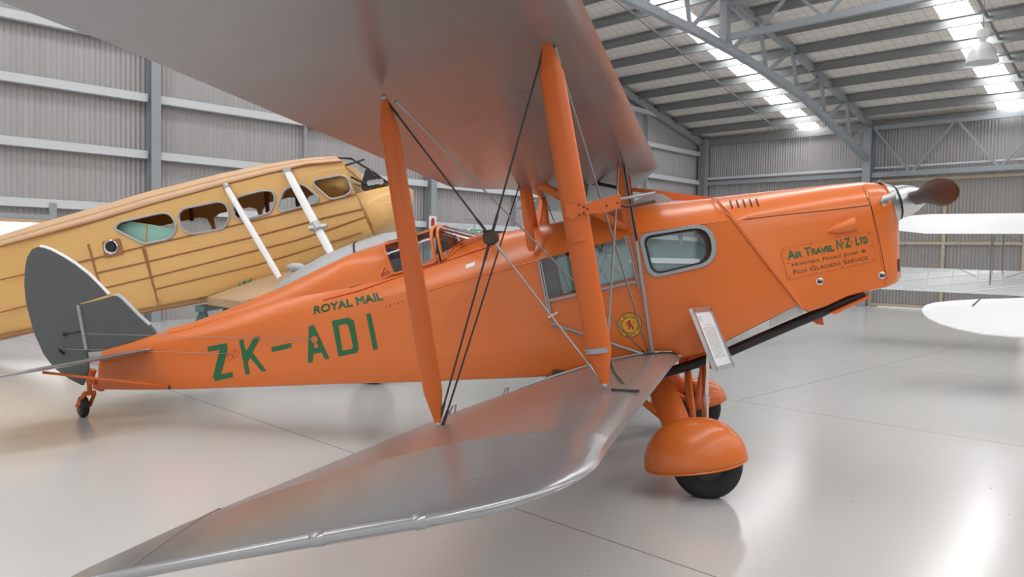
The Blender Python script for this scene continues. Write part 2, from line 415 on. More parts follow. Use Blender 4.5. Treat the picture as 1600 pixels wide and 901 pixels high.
b = MB(); b.box((29, .1, 2.3), (6, .1, 4.6)); struct(b, 'wall_far_end', 'sheet')
# bowed roof trusses
BOT = [(-.2, 5.25), (-3.3, 6.14), (-5.35, 6.72), (-7.1, 6.98), (-9.1, 7.25), (-11, 7.43), (-14.2, 7.6), (-20, 7.7)]
TOP = [(-.2, 6.53), (-2.28, 7.07), (-4.26, 7.54), (-6.04, 7.99), (-8.05, 8.33), (-9.7, 8.68), (-20, 10.95)]
def truss(v):
    b = MB(); k = .03 if v < 10 else 0.
    bc = lambda u: np.interp(u, [p[0] for p in BOT[::-1]], [p[1] for p in BOT[::-1]]); tc = lambda u: np.interp(u, [p[0] for p in TOP[::-1]], [p[1] for p in TOP[::-1]])
    for far in (1, 0):
        P = lambda u, z: (v+k*u, u, z) if far else (v+k*u, -40-u, z)
        for C_, w_, h_ in ((BOT, .18, .2), (TOP, .18, .16)):
            for p, q_ in zip(C_[:-1], C_[1:]): b.bar(P(p[0]+.02, p[1]), P(q_[0]-.02, q_[1]), w_, h_)
        nd = [-.25-1.98*i for i in range(11)]
        for ua, ub in zip(nd[:-1], nd[1:]):
            um = ua+(ub-ua)*.75
            b.bar(P(ua, tc(ua)), P(um, bc(um)), .08, .1); b.bar(P(um, bc(um)), P(ub, tc(ub)), .08, .1)
    return struct(b, 'roof_truss', 'steelwork')
for v in (6.9, 13.8, 20.7, 27.6): truss(v)
# longitudinal lattice brace between the trusses
b = MB(); uu = -10.0; za, zb = 8.42, 7.56
b.box((10.1, uu, za), (7.0, .12, .14)); b.box((10.1, uu, zb), (7.0, .12, .16))
for i in range(8):
    p, q_ = 6.7+i*.87, 6.7+(i+1)*.87
    b.bar((p, uu, za if i % 2 == 0 else zb), (q_, uu, zb if i % 2 == 0 else za), .07, .07, (0, 1, 0))
struct(b, 'roof_brace', 'steelwork')
b = MB(); b.box((6.6, uu, (za+zb)/2-.05), (.22, .22, 1.25)); struct(b, 'brace_post', 'steelwork')
# window low in the gable wall, and dark panels painting the shade of open bays below the lowest girt
b = MB(); b.box((.06, -25.6, 1.40), (.03, 2.9, 1.3)); struct(b, 'window_1', 'daylight')
b = MB(); b.box((.09, -25.6, 2.08), (.08, 3.0, .06)); b.box((.09, -27.05, 1.40), (.08, .1, 1.4)); b.box((.09, -24.15, 1.40), (.08, .1, 1.4)); b.box((.09, -25.6, .7), (.08, 3.0, .06)); struct(b, 'window_frame', 'timber')
b = MB(); b.box((.10, -25.8, 2.17), (.05, 2.9, .09)); b.box((.1, -24.42, 2.28), (.06, .13, .36)); struct(b, 'window_lintel', 'steelwork')
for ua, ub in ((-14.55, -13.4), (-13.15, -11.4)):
    b = MB(); b.box((.0, (ua+ub)/2, 1.98), (.04, ub-ua, .72)); struct(b, 'bay_shade_panel', 'dark')
for u in (-13.28, -11.28):
    b = MB(); b.box((.08, u, 1.2), (.1, .1, 2.4)); struct(b, 'bay_post', 'white')

# pendant hangar lamp
lp = onP(1535, 76, room_w(0, -8.0, 0), dL); pr = to_room(lp)
lamp = empty('pendant_lamp', lp, 'frosted glass bell pendant lamp hanging below the right skylight strip', 'lamp')
b = MB(); b.lathe([(1.5*h_, 1.5*r_) for h_, r_ in ((-.22, .235), (-.2, .23), (-.05, .19), (.06, .12), (.1, .05), (.1, .045), (.05, .11), (-.06, .18), (-.21, .225), (-.22, .235))], lp, (0, 0, 1), 28); b.build('lamp_shade', 'lampglass', lamp)
b = MB(); b.lathe([(1.5*h_, 1.5*r_) for h_, r_ in ((.1, .001), (.1, .045), (.16, .045), (.17, .08), (.24, .1), (.3, .085), (.3, .001))], lp, (0, 0, 1), 20); b.build('lamp_housing', 'white', lamp)
b = MB(); b.tube([lp+V(0, 0, .44), V(lp[0], lp[1], roof_z(pr[1])-.1)], .012, 6); b.build('lamp_chain', 'steel', lamp)

def text_mesh(body, small=None, bold=0.):
    c = bpy.data.curves.new('t', 'FONT'); c.body = body; c.resolution_u = 3; c.offset = bold
    if small:
        c.small_caps_scale = small
        for i, ch in enumerate(body): c.body_format[i].use_small_caps = ch.islower()
    o = bpy.data.objects.new('t', c); COL.objects.link(o); bpy.context.view_layer.update()
    me = bpy.data.meshes.new_from_object(o.evaluated_get(bpy.context.evaluated_depsgraph_get()))
    bm = bmesh.new(); bm.from_mesh(me); bmesh.ops.triangulate(bm, faces=bm.faces); bm.to_mesh(me); bm.free()
    vs = np.array([v.co[:2] for v in me.vertices]); fs = [tuple(p.vertices) for p in me.polygons]
    bpy.data.objects.remove(o); bpy.data.meshes.remove(me)
    lo, hi = vs.min(0), vs.max(0); return (vs-lo)/(hi-lo), fs       # unit box

# wall signs
sp = room_w(.27, -14.78, 0); q = onP(676, 347, sp, dR)
sg = empty('fire_extinguisher_sign', q, 'small red and white fire extinguisher sign on a grey column of the left wall', 'sign')
b = MB(); b.box(q, (.01, .27, .36), (dR, dL, (0, 0, 1))); b.build('sign_plate', 'white', sg)
b = MB(); b.box(q+dR*.008+V(0, 0, -.02), (.006, .13, .2), (dR, dL, (0, 0, 1))); b.tube([q+dR*.01+V(0, 0, .08), q+dR*.01+V(0, 0, .12)], .03, 10); b.build('extinguisher_symbol', 'red', sg)
q = onP(741, 364, room_w(.5, 0, 0), dR)
ex = empty('exit_sign', q, 'green EXIT sign with white letters seen beyond the windscreen of the orange biplane', 'sign')
b = MB(); b.box(q, (.04, .62, .27), (dR, dL, (0, 0, 1))); b.build('sign_housing', 'white', ex)
b = MB(); b.box(q+dR*.022+dL*.06, (.006, .46, .22), (dR, dL, (0, 0, 1))); b.build('sign_face', 'exit', ex)
uv, fs = text_mesh('EXIT', bold=.02); b = MB(); b.add([q+dR*.027+dL*(.06-.19+.38*u_)+V(0, 0, -.07+.14*v_) for u_, v_ in uv], fs); b.build('exit_letters', 'white', ex, 0)
b = MB(); b.tube([q+V(0, 0, .13), q+V(0, 0, .4), q-dR*.4+V(0, 0, .4)], .012, 6); b.build('sign_bracket', 'steel', ex)

# ------------------------------------------------------------------ lofted bodies
def section(B, Sh, T, wb, ws, th0=0., r=.03, nd=9, O=V(0, 0, 0), e=V(1, 0, 0), n=V(0, 1, 0)):
    """half a fuselage frame mirrored: flat bottom, flat sides, curved deck. B, Sh, T are (s, z) pairs"""
    B, Sh, T = map(np.asarray, (B, Sh, T)); up = norm(Sh-B); pts = []
    pts += [(0., B)]
    r = min(r, wb*.8)
    pts += [(wb-r, B), (wb-r*.3, B+up*r*.3), (wb, B+up*r)]
    for f in (.3, .6, .85): pts += [(wb+(ws-wb)*f, B+up*r+(Sh-B-up*r)*f)]
    for k in range(nd+1):
        a = math.radians(th0)+(math.pi/2-math.radians(th0))*k/nd
        f = (math.sin(a)-math.sin(math.radians(th0)))/(1-math.sin(math.radians(th0)))
        pts += [(ws*math.cos(a)/math.cos(math.radians(th0)), Sh+(T-Sh)*f)]
    half = [O+e*p[0]-n*t+V(0, 0, p[1]) for t, p in pts]; other = [O+e*p[0]+n*t+V(0, 0, p[1]) for t, p in pts[1:-1]][::-1]
    return half+other
def side(px, w): p = onY(px[0], px[1], -w); return (p[0], p[2])
def fox_loft(st):
    R = []
    for Bp, Sp, Tp, wb, ws, th0 in st: R.append(section(side(Bp, wb), side(Sp, ws), side(Tp, .06), wb, ws, th0))
    # refine along the length with a smooth blend
    return R

# ------------------------------------------------------------------ the orange biplane
FOX = empty('biplane', (-1.0, 0, 0), 'orange biplane with silver wings and green ZK-ADI lettering in the foreground', 'aeroplane')
fst = [((153, 609), (153.5, 575), (156, 546), .03, .035, 0), ((200, 609.5), (197, 562), (200, 535), .075, .08, 0), ((245, 609.5), (240, 552), (238, 522), .11, .115, 0),
       ((300, 608.5), (293, 541), (297, 508), .16, .165, 0), ((375, 606), (366, 527), (370, 484), .215, .22, 0), ((460, 603), (450, 508), (452, 455), .28, .285, 0),
       ((540, 600), (528, 487), (527, 438), .325, .33, 3), ((610, 598.5), (596, 470), (596, 420), .36, .365, 8), ((680, 596.5), (662, 454), (672, 392), .395, .40, 16),
       ((740, 593.5), (722, 438.5), (735, 374), .42, .425, 22), ((790, 592), (768, 426), (775, 364), .435, .44, 25), ((850, 589), (838, 407), (830, 354), .45, .455, 25),
       ((920, 582), (905, 388), (900, 341), .455, .46, 25), ((1000, 570), (985, 366), (985, 322), .46, .46, 25), ((1062, 561), (1042, 357), (1040, 315), .46, .46, 25),
       ((1101, 551), (1090, 350.5), (1085, 311.5), .455, .455, 25), ((1252, 475), (1145, 343.5), (1112, 309), .44, .44, 25)]
body = MB().rings(fox_loft(fst)).build('fuselage', 'orange', FOX, 25)
def rounded(pts, r, n=5):
    """round the corners of a polygon given in any plane"""
    pts = [np.asarray(p, float) for p in pts]; out = []; N = len(pts)
    rr = r if hasattr(r, '__len__') else [r]*N
    for i, p in enumerate(pts):
        a, c = pts[i-1], pts[(i+1) % N]; d1, d2 = norm(a-p), norm(c-p); k = min(rr[i], np.linalg.norm(a-p)*.49, np.linalg.norm(c-p)*.49)
        s0, s1 = p+d1*k, p+d2*k
        for t in np.linspace(0, 1, n): out.append((1-t)**2*s0+2*t*(1-t)*p+t*t*s1)
    return out
WS = .458
door_win = rounded([onY(x, y, -WS) for x, y in ((843, 404), (977, 371.5), (992, 436), (857, 466))], .012)
cab_win = rounded([onY(x, y, -WS) for x, y in ((1003, 369), (1108, 352), (1116, 408), (1018, 431))], [.07, .13, .12, .09], 7)
def scaled(poly, k): c = np.mean(poly, 0); return [c+(p-c)*k for p in poly]
def off_poly(poly, d):
    c = np.mean(poly, 0); return [p+norm(p-c)*d for p in poly]
cut = []
for poly in (door_win, cab_win):
    m_ = MB().plate([V(p[0], 0, p[2]) for p in poly], (0, 2, 0)).build('cutter', 'black', None, 0); cut.append(m_)
cp_f, cp_r = onY(684, 400, -.25), onY(612, 425, -.25)                 # pilot's cockpit hole
cpx = (cp_f[0]+cp_r[0])/2; hole = MB(); R = []
for z in (1.30, 2.2): R.append([V(cpx+.36*math.cos(t)+.25*(z-1.7), .27*math.sin(t), z) for t in np.linspace(0, 2*math.pi, 24, endpoint=False)])
cut.append(hole.rings(R).build('cutter', 'black', None, 0))
bvh_body = BVHTree.FromPolygons([tuple(v.co+root_loc(body)) for v in body.data.vertices], [tuple(p.vertices) for p in body.data.polygons])
boolean(body, cut, .018)

cst = [((1256, 483), (1148, 343.5), (1114, 308), .448, .448, 22), ((1264, 488), (1172, 340.5), (1170, 301.5), .44, .43, 20), ((1292, 479), (1230, 334.5), (1230, 295.4), .40, .39, 15),
       ((1327, 463), (1300, 327), (1290, 288.5), .355, .345, 10), ((1384, 449.5), (1360, 320), (1344, 283.5), .31, .305, 5)]
cowl = MB().rings(fox_loft(cst)).build('engine_cowling', 'orange', FOX, 25)
nst = [((1384.5, 449.5), (1360.5, 320), (1344.5, 283.5), .311, .306, 5), ((1392, 447), (1376, 319), (1365, 284.5), .29, .275, 4), ((1400.5, 443), (1392, 324), (1381, 288), .235, .225, 0), ((1405.5, 439), (1400, 333), (1389, 292), .17, .165, 0), ((1408, 435), (1404, 345), (1395, 298), .09, .09, 0)]
nose = MB().rings(fox_loft(nst)).build('nose_cowling', 'orange', FOX, 40)
def bvh_of(*obs):
    vs, fs = [], []
    for o in obs:
        k = len(vs); vs += [tuple(v.co+root_loc(o)) for v in o.data.vertices]; fs += [tuple(i+k for i in p.vertices) for p in o.data.polygons]
    return BVHTree.FromPolygons(vs, fs)
bvh_cowl = bvh_of(cowl, nose)
def on_skin(px, py, tree=None, off=.003):
    r = ray(px, py); h = (tree or bvh_body).ray_cast(Vector(CAM), Vector(norm(r)))
    if h[0] is None: return onY(px, py, -.45)
    n = np.array(h[1]); n = n if n@r < 0 else -n; return np.array(h[0])+n*off
def decal(name, loops, m, parent, tree=None, off=.003, sub=2, px=None):
    """lettering laid on the skin; loops of picture points, outer then holes"""
    P = [[Vector((x, y, 0)) for x, y in lp_] for lp_ in loops]; tri = tessellate_polygon(P); flat = [p for l in P for p in l]
    bm = bmesh.new(); vs = [bm.verts.new(p) for p in flat]
    for t in tri:
        try: bm.faces.new([vs[i] for i in t])
        except ValueError: pass
    for _ in range(sub): bmesh.ops.subdivide_edges(bm, edges=[e for e in bm.edges if e.calc_length() > 12], cuts=1, use_grid_fill=True)
    bm.verts.index_update(); b = MB(); b.add([on_skin(v.co.x, v.co.y, tree, off) for v in bm.verts], [tuple(v.index for v in f.verts) for f in bm.faces]); bm.free()
    return b.build(name, m, parent, 0)
def skin_text(name, body_, quad, m, parent, tree=None, small=None, off=.003, bold=0., thick=()):
    """quad = BL, BR, TR, TL in picture points on the skin"""
    uv, fs = text_mesh(body_, small, bold); q = [V(*p) for p in quad]; b = MB()
    pts = [(1-u_)*(1-v_)*q[0]+u_*(1-v_)*q[1]+u_*v_*q[2]+(1-u_)*v_*q[3] for u_, v_ in uv]
    for dx, dy in ((0, 0), *thick): b.add([on_skin(p[0]+dx, p[1]+dy, tree, off) for p in pts], fs)
    return b.build(name, m, parent, 0)
def L(pts): return [(300+x*.2442, 420+y*.2442) for x, y in pts]
decal('registration_letter', [L([(100, 497), (222, 474), (229, 512), (187, 672), (260, 659), (264, 691), (150, 717), (135, 690), (178, 517), (103, 527)])], 'green', FOX)['label'] = 'letter Z'
decal('registration_letter', [L([(302, 455), (327, 450), (345, 528), (400, 437), (434, 430), (433, 447), (388, 535), (478, 652), (448, 657), (373, 565), (358, 592), (370, 672), (344, 677)])], 'green', FOX)['label'] = 'letter K'
decal('registration_dash', [L([(508, 500), (636, 472), (638, 502), (512, 532)])], 'green', FOX)
decal('registration_letter', [L([(748, 365), (780, 358), (880, 573), (852, 578), (828, 532), (779, 542), (771, 597), (742, 600)]), L([(778, 440), (812, 500), (781, 507)])], 'green', FOX)['label'] = 'letter A'
decal('registration_letter', [L([(895, 332), (1000, 310), (1035, 330), (1068, 510), (1053, 536), (938, 560)]), L([(937, 362), (985, 350), (1002, 364), (1032, 498), (1022, 511), (962, 523)])], 'green', FOX)['label'] = 'letter D'
decal('registration_letter', [L([(1115, 288), (1143, 282), (1190, 510), (1160, 518)])], 'green', FOX)['label'] = 'letter I'
skin_text('royal_mail_lettering', 'ROYAL MAIL', [(491, 490.5), (599, 468), (595, 456), (491, 478.5)], 'green', FOX, thick=((.7, 0), (-.7, 0), (0, .5), (0, -.5)))
# red pinstripe, panel joints and little plates on the side
def skin_line(name, pts, r, m, tree=None, n=6, off=0.):
    P = []
    for (x0, y0), (x1, y1) in zip(pts[:-1], pts[1:]):
        for t in np.linspace(0, 1, n, endpoint=False): P.append(on_skin(x0+(x1-x0)*t, y0+(y1-y0)*t, tree, off))
    P.append(on_skin(*pts[-1], tree, off)); return MB().tube(P, r, 5).build(name, m, FOX)
skin_line('pinstripe', [(505, 469), (560, 454.5), (652, 423), (700, 407), (768, 384.5)], .0055, 'red_line')
skin_line('panel_joint', [(545, 450), (614, 428.5), (684, 410)], .003, 'black')
skin_line('panel_joint', [(690, 412), (718, 388), (748, 374), (775, 366)], .003, 'black')
skin_line('longeron_edge', [(660, 457), (722, 438.5), (846, 404.5), (905, 388.5), (985, 366.5), (1042, 357.5), (1090, 351), (1140, 344.5)], .004, 'orange')
decal('data_plate', [[(728, 414), (742, 409), (742, 415), (728, 420)]], 'white', FOX)
for x, y in ((604, 478.3), (610, 476.6), (616, 475), (622, 473), (628, 471)): MB().sphere(on_skin(x, y, None, .001), .005, 5).build('rivet', 'black', FOX)
# door: grey edge trim, frame, handle and folding strut
dp = lambda x, y, o=.012: onY(x, y, -WS-o)
MB().bar(dp(841, 408), dp(857, 487), .012, .012).bar(dp(845, 408), dp(860, 487), .006, .012).build('door_edge_trim', 'grey_metal', FOX)
MB().bar(dp(856, 470), dp(994, 440), .014, .016).build('door_sill_strip', 'grey_metal', FOX)
MB().bar(dp(976, 368), dp(1000, 452), .008, .01).bar(dp(980, 366), dp(1004, 455), .005, .008).build('door_edge_trim', 'grey_metal', FOX)
MB().tube([dp(856, 497, .0), dp(858, 496, .05), dp(872, 488, .05)], [.01, .012, .008], 8).build('door_handle', 'chrome', FOX)
MB().tube([dp(861, 505, .02), dp(1014, 556, .03)], .011, 8).build('wing_fold_strut', 'grey_metal', FOX)
g = MB().plate([p for p in off_poly(door_win, -.004)], (0, .005, 0)).build('door_window', 'glass', FOX, 0)
f = MB(); R1, R2 = off_poly(cab_win, .03), off_poly(cab_win, -.004); N = len(cab_win)
f.add([V(p[0], -.462, p[2]) for p in R1]+[V(p[0], -.472, p[2]) for p in off_poly(cab_win, .028)]+[V(p[0], -.472, p[2]) for p in R2]+[V(p[0], -.45, p[2]) for p in R2],
      [(i+k*N, (i+1) % N+k*N, (i+1) % N+(k+1)*N, i+(k+1)*N) for k in range(3) for i in range(N)])
f.build('cabin_window_frame', 'grey_metal', FOX, 40)
for i in range(3, N, 4): MB().sphere(V((R1[i]*.55+R2[i]*.45)[0], -.473, (R1[i]*.55+R2[i]*.45)[2]), .005, 5).build('frame_screw', 'chrome', FOX)
f = MB(); R1, R2 = off_poly(cab_win, -.002), off_poly(cab_win, -.022)
f.add([V(p[0], -.458, p[2]) for p in R1]+[V(p[0], -.45, p[2]) for p in R2]+[V(p[0], -.43, p[2]) for p in R2], [(i+k*N, (i+1) % N+k*N, (i+1) % N+(k+1)*N, i+(k+1)*N) for k in range(2) for i in range(N)])
f.build('window_seal', 'rubber', FOX, 40)
MB().plate([V(p[0], -.44, p[2]) for p in R1], (0, .005, 0)).build('cabin_window', 'glass', FOX, 0)
for poly, nm in ((door_win, 'door_window'), (cab_win, 'cabin_window')):      # the far side has the same panes
    MB().plate([V(p[0], .445, p[2]) for p in off_poly(poly, -.003)], (0, .005, 0)).build(nm, 'glass', FOX, 0)
# cabin interior
a = onY(870, 470, -.2); MB().box((a[0]-.08, 0, a[2]-.08), (.12, .74, .62), ((.97, 0, .25), (0, 1, 0), (-.25, 0, .97))).box((a[0]+.14, 0, a[2]-.33), (.44, .74, .12), ((.97, 0, .25), (0, 1, 0), (-.25, 0, .97))).build('cabin_seat', 'navy', FOX)
# badge on the door
bc = (984, 507.5)
def circ(r, n=40): return [(bc[0]+r*1.0*math.cos(t), bc[1]+r*1.02*math.sin(t)) for t in np.linspace(0, 2*math.pi, n, endpoint=False)]
bad = decal('badge', [circ(19.2)], 'yellow', FOX, off=.003, sub=1)
decal('badge_ring', [circ(19.3), circ(18.4)], 'black', bad, off=.0036, sub=0); decal('badge_ring', [circ(12.4), circ(11.6)], 'black', bad, off=.0036, sub=0)
def BL(pts): return [(950+x/12.875, 470+y/12.875) for x, y in pts]
decal('lion_emblem', [BL([(400, 400), (432, 375), (462, 392), (455, 430), (475, 470), (505, 505), (525, 560), (490, 580), (470, 575), (495, 550), (470, 525), (440, 520), (450, 560), (410, 578), (390, 565), (420, 545), (405, 525), (425, 490), (370, 495), (360, 478), (405, 465), (352, 440), (345, 425), (395, 430)]), ], 'red', bad, off=.004, sub=0)
decal('lion_tail', [BL([(500, 470), (512, 482), (530, 470), (520, 440), (540, 415), (515, 400), (495, 420), (515, 440), (510, 460)])], 'red', bad, off=.004, sub=0)
for i, ch in enumerate('BRITISH'):
    t = math.radians(-128+i*12.5); c0 = V(bc[0]+15.3*math.cos(t), bc[1]+15.6*math.sin(t)); ou = V(math.cos(t), math.sin(t)); tg = V(-math.sin(t), math.cos(t)); h, w = 2.5, (1.3 if ch != 'I' else .4)
    skin_text('badge_letter', ch, [c0-ou*h-tg*w, c0-ou*h+tg*w, c0+ou*h+tg*w, c0+ou*h-tg*w], 'black', bad, off=.004)
for i in range(20):
    t = math.radians(-32+i*12.6); c0 = V(bc[0]+15.3*math.cos(t), bc[1]+15.6*math.sin(t)); ou = V(math.cos(t), math.sin(t)); tg = V(-math.sin(t), math.cos(t))
    if i in (6, 12): continue
    decal('badge_mark', [[tuple(c0-ou*2.2-tg*.9), tuple(c0-ou*2.2+tg*.3), tuple(c0+ou*2.2+tg*.9), tuple(c0+ou*2.2-tg*.1)]], 'black', bad, off=.004, sub=0)
# nose: joints, louvres, name plate, fasteners, blister
skin_line('cowl_hinge', [(1146, 344.5), (1230, 335), (1300, 327.5), (1359, 320.5)], .003, 'black', bvh_cowl)
skin_line('cowl_seam', [(1345, 285), (1361, 322), (1371, 362), (1387, 444)], .003, 'black', bvh_cowl)
MB().tube([onY(1112, 309, -.2), onY(1121, 316, -.37), onY(1146, 344, -.447), onY(1200, 414, -.452), onY(1255, 483, -.452)], .007, 6).build('cowl_lip', 'orange', FOX)
for i in range(5):
    x = 1139+10.2*i; y = 314.3-.9*i+(.0 if i else 0)
    decal('cooling_louvre', [[(x, y), (x+2.8, y-.4), (x+6.8, y+11.8), (x+4, y+12.2)]], 'black', FOX, bvh_cowl, .005, 2)
NQ = [(1231, 436.5), (1368.5, 406), (1361, 361), (1219.5, 389)]
def nq(u_, v_): q = [V(*p) for p in NQ]; p = (1-u_)*(1-v_)*q[0]+u_*(1-v_)*q[1]+u_*v_*q[2]+(1-u_)*v_*q[3]; return p
b = MB(); n_ = 10; b.add([on_skin(*nq(i/n_, j/4), bvh_cowl, .004) for j in range(5) for i in range(n_+1)], [(j*(n_+1)+i, j*(n_+1)+i+1, (j+1)*(n_+1)+i+1, (j+1)*(n_+1)+i) for j in range(4) for i in range(n_)]); npl = b.build('name_plate', 'orange', FOX)
P = [on_skin(*nq(*uv_), bvh_cowl, .004) for uv_ in [(t, 0) for t in np.linspace(.02, .98, 6)]+[(1, t) for t in np.linspace(.05, .95, 4)]+[(t, 1) for t in np.linspace(.98, .02, 6)]+[(0, t) for t in np.linspace(.95, .05, 4)]]
MB().tube(P+[P[0]], .0022, 5).build('plate_edge', 'orange_dark', npl)
for uv_ in ((.03, .94), (.33, .97), (.97, .94), (.98, .5), (.97, .06), (.62, .03), (.32, .03), (.03, .06), (.04, .5)): MB().sphere(on_skin(*nq(*uv_), bvh_cowl, .005), .004, 5).build('plate_screw', 'black', npl)
def plate_text(s_, q, m, nm, off=.0065, bold=0.): skin_text(nm, s_, q, m, npl, bvh_cowl, .72, off, bold)
def Q(a): return [(1200+x*.11875, 360+y*.11875) for x, y in a]
for nm, o_, m, bo, sh in (('plate_lettering_shadow', .0055, 'dkgreen', .0, 6), ('plate_lettering', .0065, 'green', .025, 0)):
    plate_text('Air Travel', Q([(258+sh, 385+sh), (866+sh, 262+sh), (850+sh, 160+sh), (240+sh, 268+sh)]), m, nm, o_, bo)
    plate_text('N·Z· Ltd', Q([(905+sh, 250+sh), (1308+sh, 160+sh), (1298+sh, 45+sh), (885+sh, 125+sh)]), m, nm, o_, bo)
plate_text('Hokitika Franz Josef &', Q([(318, 495), (1296, 296), (1282, 240), (308, 428)]), 'dkgreen', 'plate_lettering')
plate_text('Fox Glaciers Service', Q([(340, 580), (1316, 380), (1302, 320), (328, 515)]), 'dkgreen', 'plate_lettering')
for x, y in ((1280.5, 439.5), (1377.5, 430)):
    c = on_skin(x, y, bvh_cowl, .002); b = MB(); b.lathe([(0, .026), (.006, .026), (.008, .02), (.004, .014), (.003, .0005)], c, (.12, -1, .05), 18); o_ = b.build('cowl_fastener', 'chrome', FOX)
    MB().box(c+V(0, -.012, 0), (.03, .008, .007)).build('fastener_lever', 'black', o_)
p0, p1 = on_skin(1290, 362, bvh_cowl, .0), on_skin(1337, 349, bvh_cowl, .0); b = MB(); R = []
for t, k in ((0, .05), (.12, .4), (.35, .75), (.7, .95), (.97, 1), (1, .92)):
    c = p0+(p1-p0)*t; R.append([c+V(0, -math.sin(a)*.045*k, 0)+V(-.2, 0, 1)*math.cos(a)*.05*k for a in np.linspace(0, 2*math.pi, 14, endpoint=False)])
b.rings(R).build('cowl_blister', 'orange', FOX)
decal('cooling_slot', [[(1402, 405), (1405, 404), (1405.5, 424), (1402.5, 424)]], 'black', FOX, bvh_cowl, .004, 1)
# bare metal firewall sheet and keel strip below the cabin nose
MB().plate([onY(x, y, -.40) for x, y in ((1203, 499), (1246, 475), (1256, 488), (1202, 511))], (0, .012, 0)).build('firewall_sheet', 'tin', FOX, 0)
MB().plate([onY(x, y, -.22) for x, y in ((1320, 474), (1352, 460), (1352, 463), (1298, 488.5), (1290, 487))], (0, .3, 0)).build('lower_cowl_strip', 'orange_dark', FOX, 0)
MB().plate([onY(x, y, -.18) for x, y in ((1267, 500), (1283, 489), (1286, 507), (1276, 506))], (0, .06, 0)).build('drain_fairing', 'orange_dark', FOX, 0)
MB().tube([onY(x, y, -.27) for x, y in ((1350, 459), (1318, 472), (1280, 489), (1246, 503), (1190, 527), (1140, 549), (1080, 570), (1000, 594), (960, 604))], [.03, .036, .037, .037, .037, .037, .037, .037, .037], 12).build('exhaust_pipe', 'black', FOX)
# propeller and spinner
AX = norm(V(.968, 0, .25)); SC = V(1.375, 0, 2.035)
hub = MB().lathe([(.0, .125), (.02, .125), (.08, .118), (.14, .095), (.20, .055), (.235, .02), (.24, .001)], SC, AX, 28).build('spinner', 'satin', FOX)
MB().lathe([(-.075, .20), (-.08, .178), (-.035, .155), (-.01, .138), (.0, .126), (-.03, .12)], SC+AX*.0, AX, 28).build('nose_ring', 'satin', FOX)
MB().lathe([(-.012, .128), (.006, .131), (.012, .128)], SC, AX, 28).build('spinner_gap_ring', 'black', hub)
e0 = on_skin(1373, 315, bvh_cowl, .004); e1 = SC+V(-.045, -.14, .0); b = MB(); R = []
for t, k in ((0, .05), (.08, .8), (.3, 1.2), (.7, 1.7), (1, 2.4)):
    c = e0+(e1-e0)*t; R.append([c+V(.01, -math.sin(a)*.015, 0)+V(-.1, 0, 1)*math.cos(a)*.038*k for a in np.linspace(0, 2*math.pi, 12, endpoint=False)])
b.rings(R).build('nose_ring_ear', 'satin', FOX)
PC = SC+AX*.10
def blade(sg):
    b = MB(); R = []; up = norm(np.cross(AX, (0, 1, 0)))*-1
    for y, ch, th, tw in ((.06, .115, .05, 50), (.16, .112, .042, 42), (.26, .108, .036, 34), (.38, .14, .03, 27), (.5, .18, .026, 22), (.62, .196, .022, 18), (.74, .185, .018, 15), (.86, .145, .013, 13), (.93, .10, .009, 12), (.965, .055, .006, 12), (.975, .02, .004, 12)):
        t = math.radians(tw)*sg; cdir = up*math.cos(t*.6)+AX*math.sin(t*.6)*1.; nd = np.cross((0, 1, 0), cdir)
        R.append([PC+V(0, -sg*y, 0)+cdir*ch/2*math.cos(q_)+nd*th/2*math.sin(q_) for q_ in np.linspace(0, 2*math.pi, 14, endpoint=False)])
    return b.rings(R).build('propeller_blade', 'brown', FOX)
blade(1); blade(-1)

# headrest fairing and canopy
hs = []
for (x, y), w, drop in (((258, 514), .03, .05), ((300, 503.2), .07, .09), ((373, 475.5), .12, .13), ((440, 447), .17, .18), ((500, 418), .215, .24), ((548, 395.5), .25, .29), ((592, 381), .27, .33), ((605, 377), .275, .34)):
    t = onY(x, y, -.03); hs.append([V(t[0]+.05*abs(a)/90, -w*math.sin(math.radians(a)), t[2]-drop*(1-math.cos(math.radians(a)))) for a in np.linspace(-90, 90, 15)])
def arch(pxs, wtop, side_y, back=0.):
    """canopy hoop: sill, mid and top points on the near side, mirrored"""
    (sx, sy), (tx, ty) = pxs; a = onY(sx, sy, -side_y); t = onY(tx, ty, -wtop*.5)
    half = [a, a+(t-a)*.35+V(0, -.0, 0)]
    out = []
    for f_, w in ((0, side_y), (.3, side_y*.985), (.55, side_y*.95), (.75, side_y*.88), (.88, side_y*.76), (.96, side_y*.55), (1.0, side_y*.3)):
        out.append(V(a[0]+(t[0]-a[0])*f_, -w, a[2]+(t[2]-a[2])*f_))
    out.append(V(t[0], 0, t[2]+.006)); return out+[V(p[0], -p[1], p[2]) for p in out[:-1]][::-1]
HR = arch(((615, 428), (605, 377)), .2, .285)
hs[-1] = HR[::-1]
hd = MB(); hd.rings(hs, False, False)
hd.add([*hs[-1]], [tuple(range(15))]); hdo = hd.build('headrest_fairing', 'orange', FOX, 40); bvh_hd = bvh_of(hdo)
for (x0, y0), (x1, y1) in (((596, 431), (601, 418)), ((601, 418), (609, 426)), ((609, 426), (596, 431)), ((598, 427), (606, 423.5))): MB().tube([on_skin(x0, y0, bvh_hd, .002), on_skin(x1, y1, bvh_hd, .002)], .0025, 5).build('warning_mark', 'red_line', hdo)
skin_line('fairing_edge', [(262, 520), (300, 512), (373, 486.5), (456, 457)], .004, 'orange_dark')
HM = arch(((681, 409), (680, 353.5)), .2, .30)
HF = arch(((692, 406), (689, 353)), .2, .30)
wb_ = [on_skin(x, y, bvh_body, .004) for x, y in ((695, 405), (706, 392), (720, 381), (734, 374), (746, 370), (756, 367.5))]
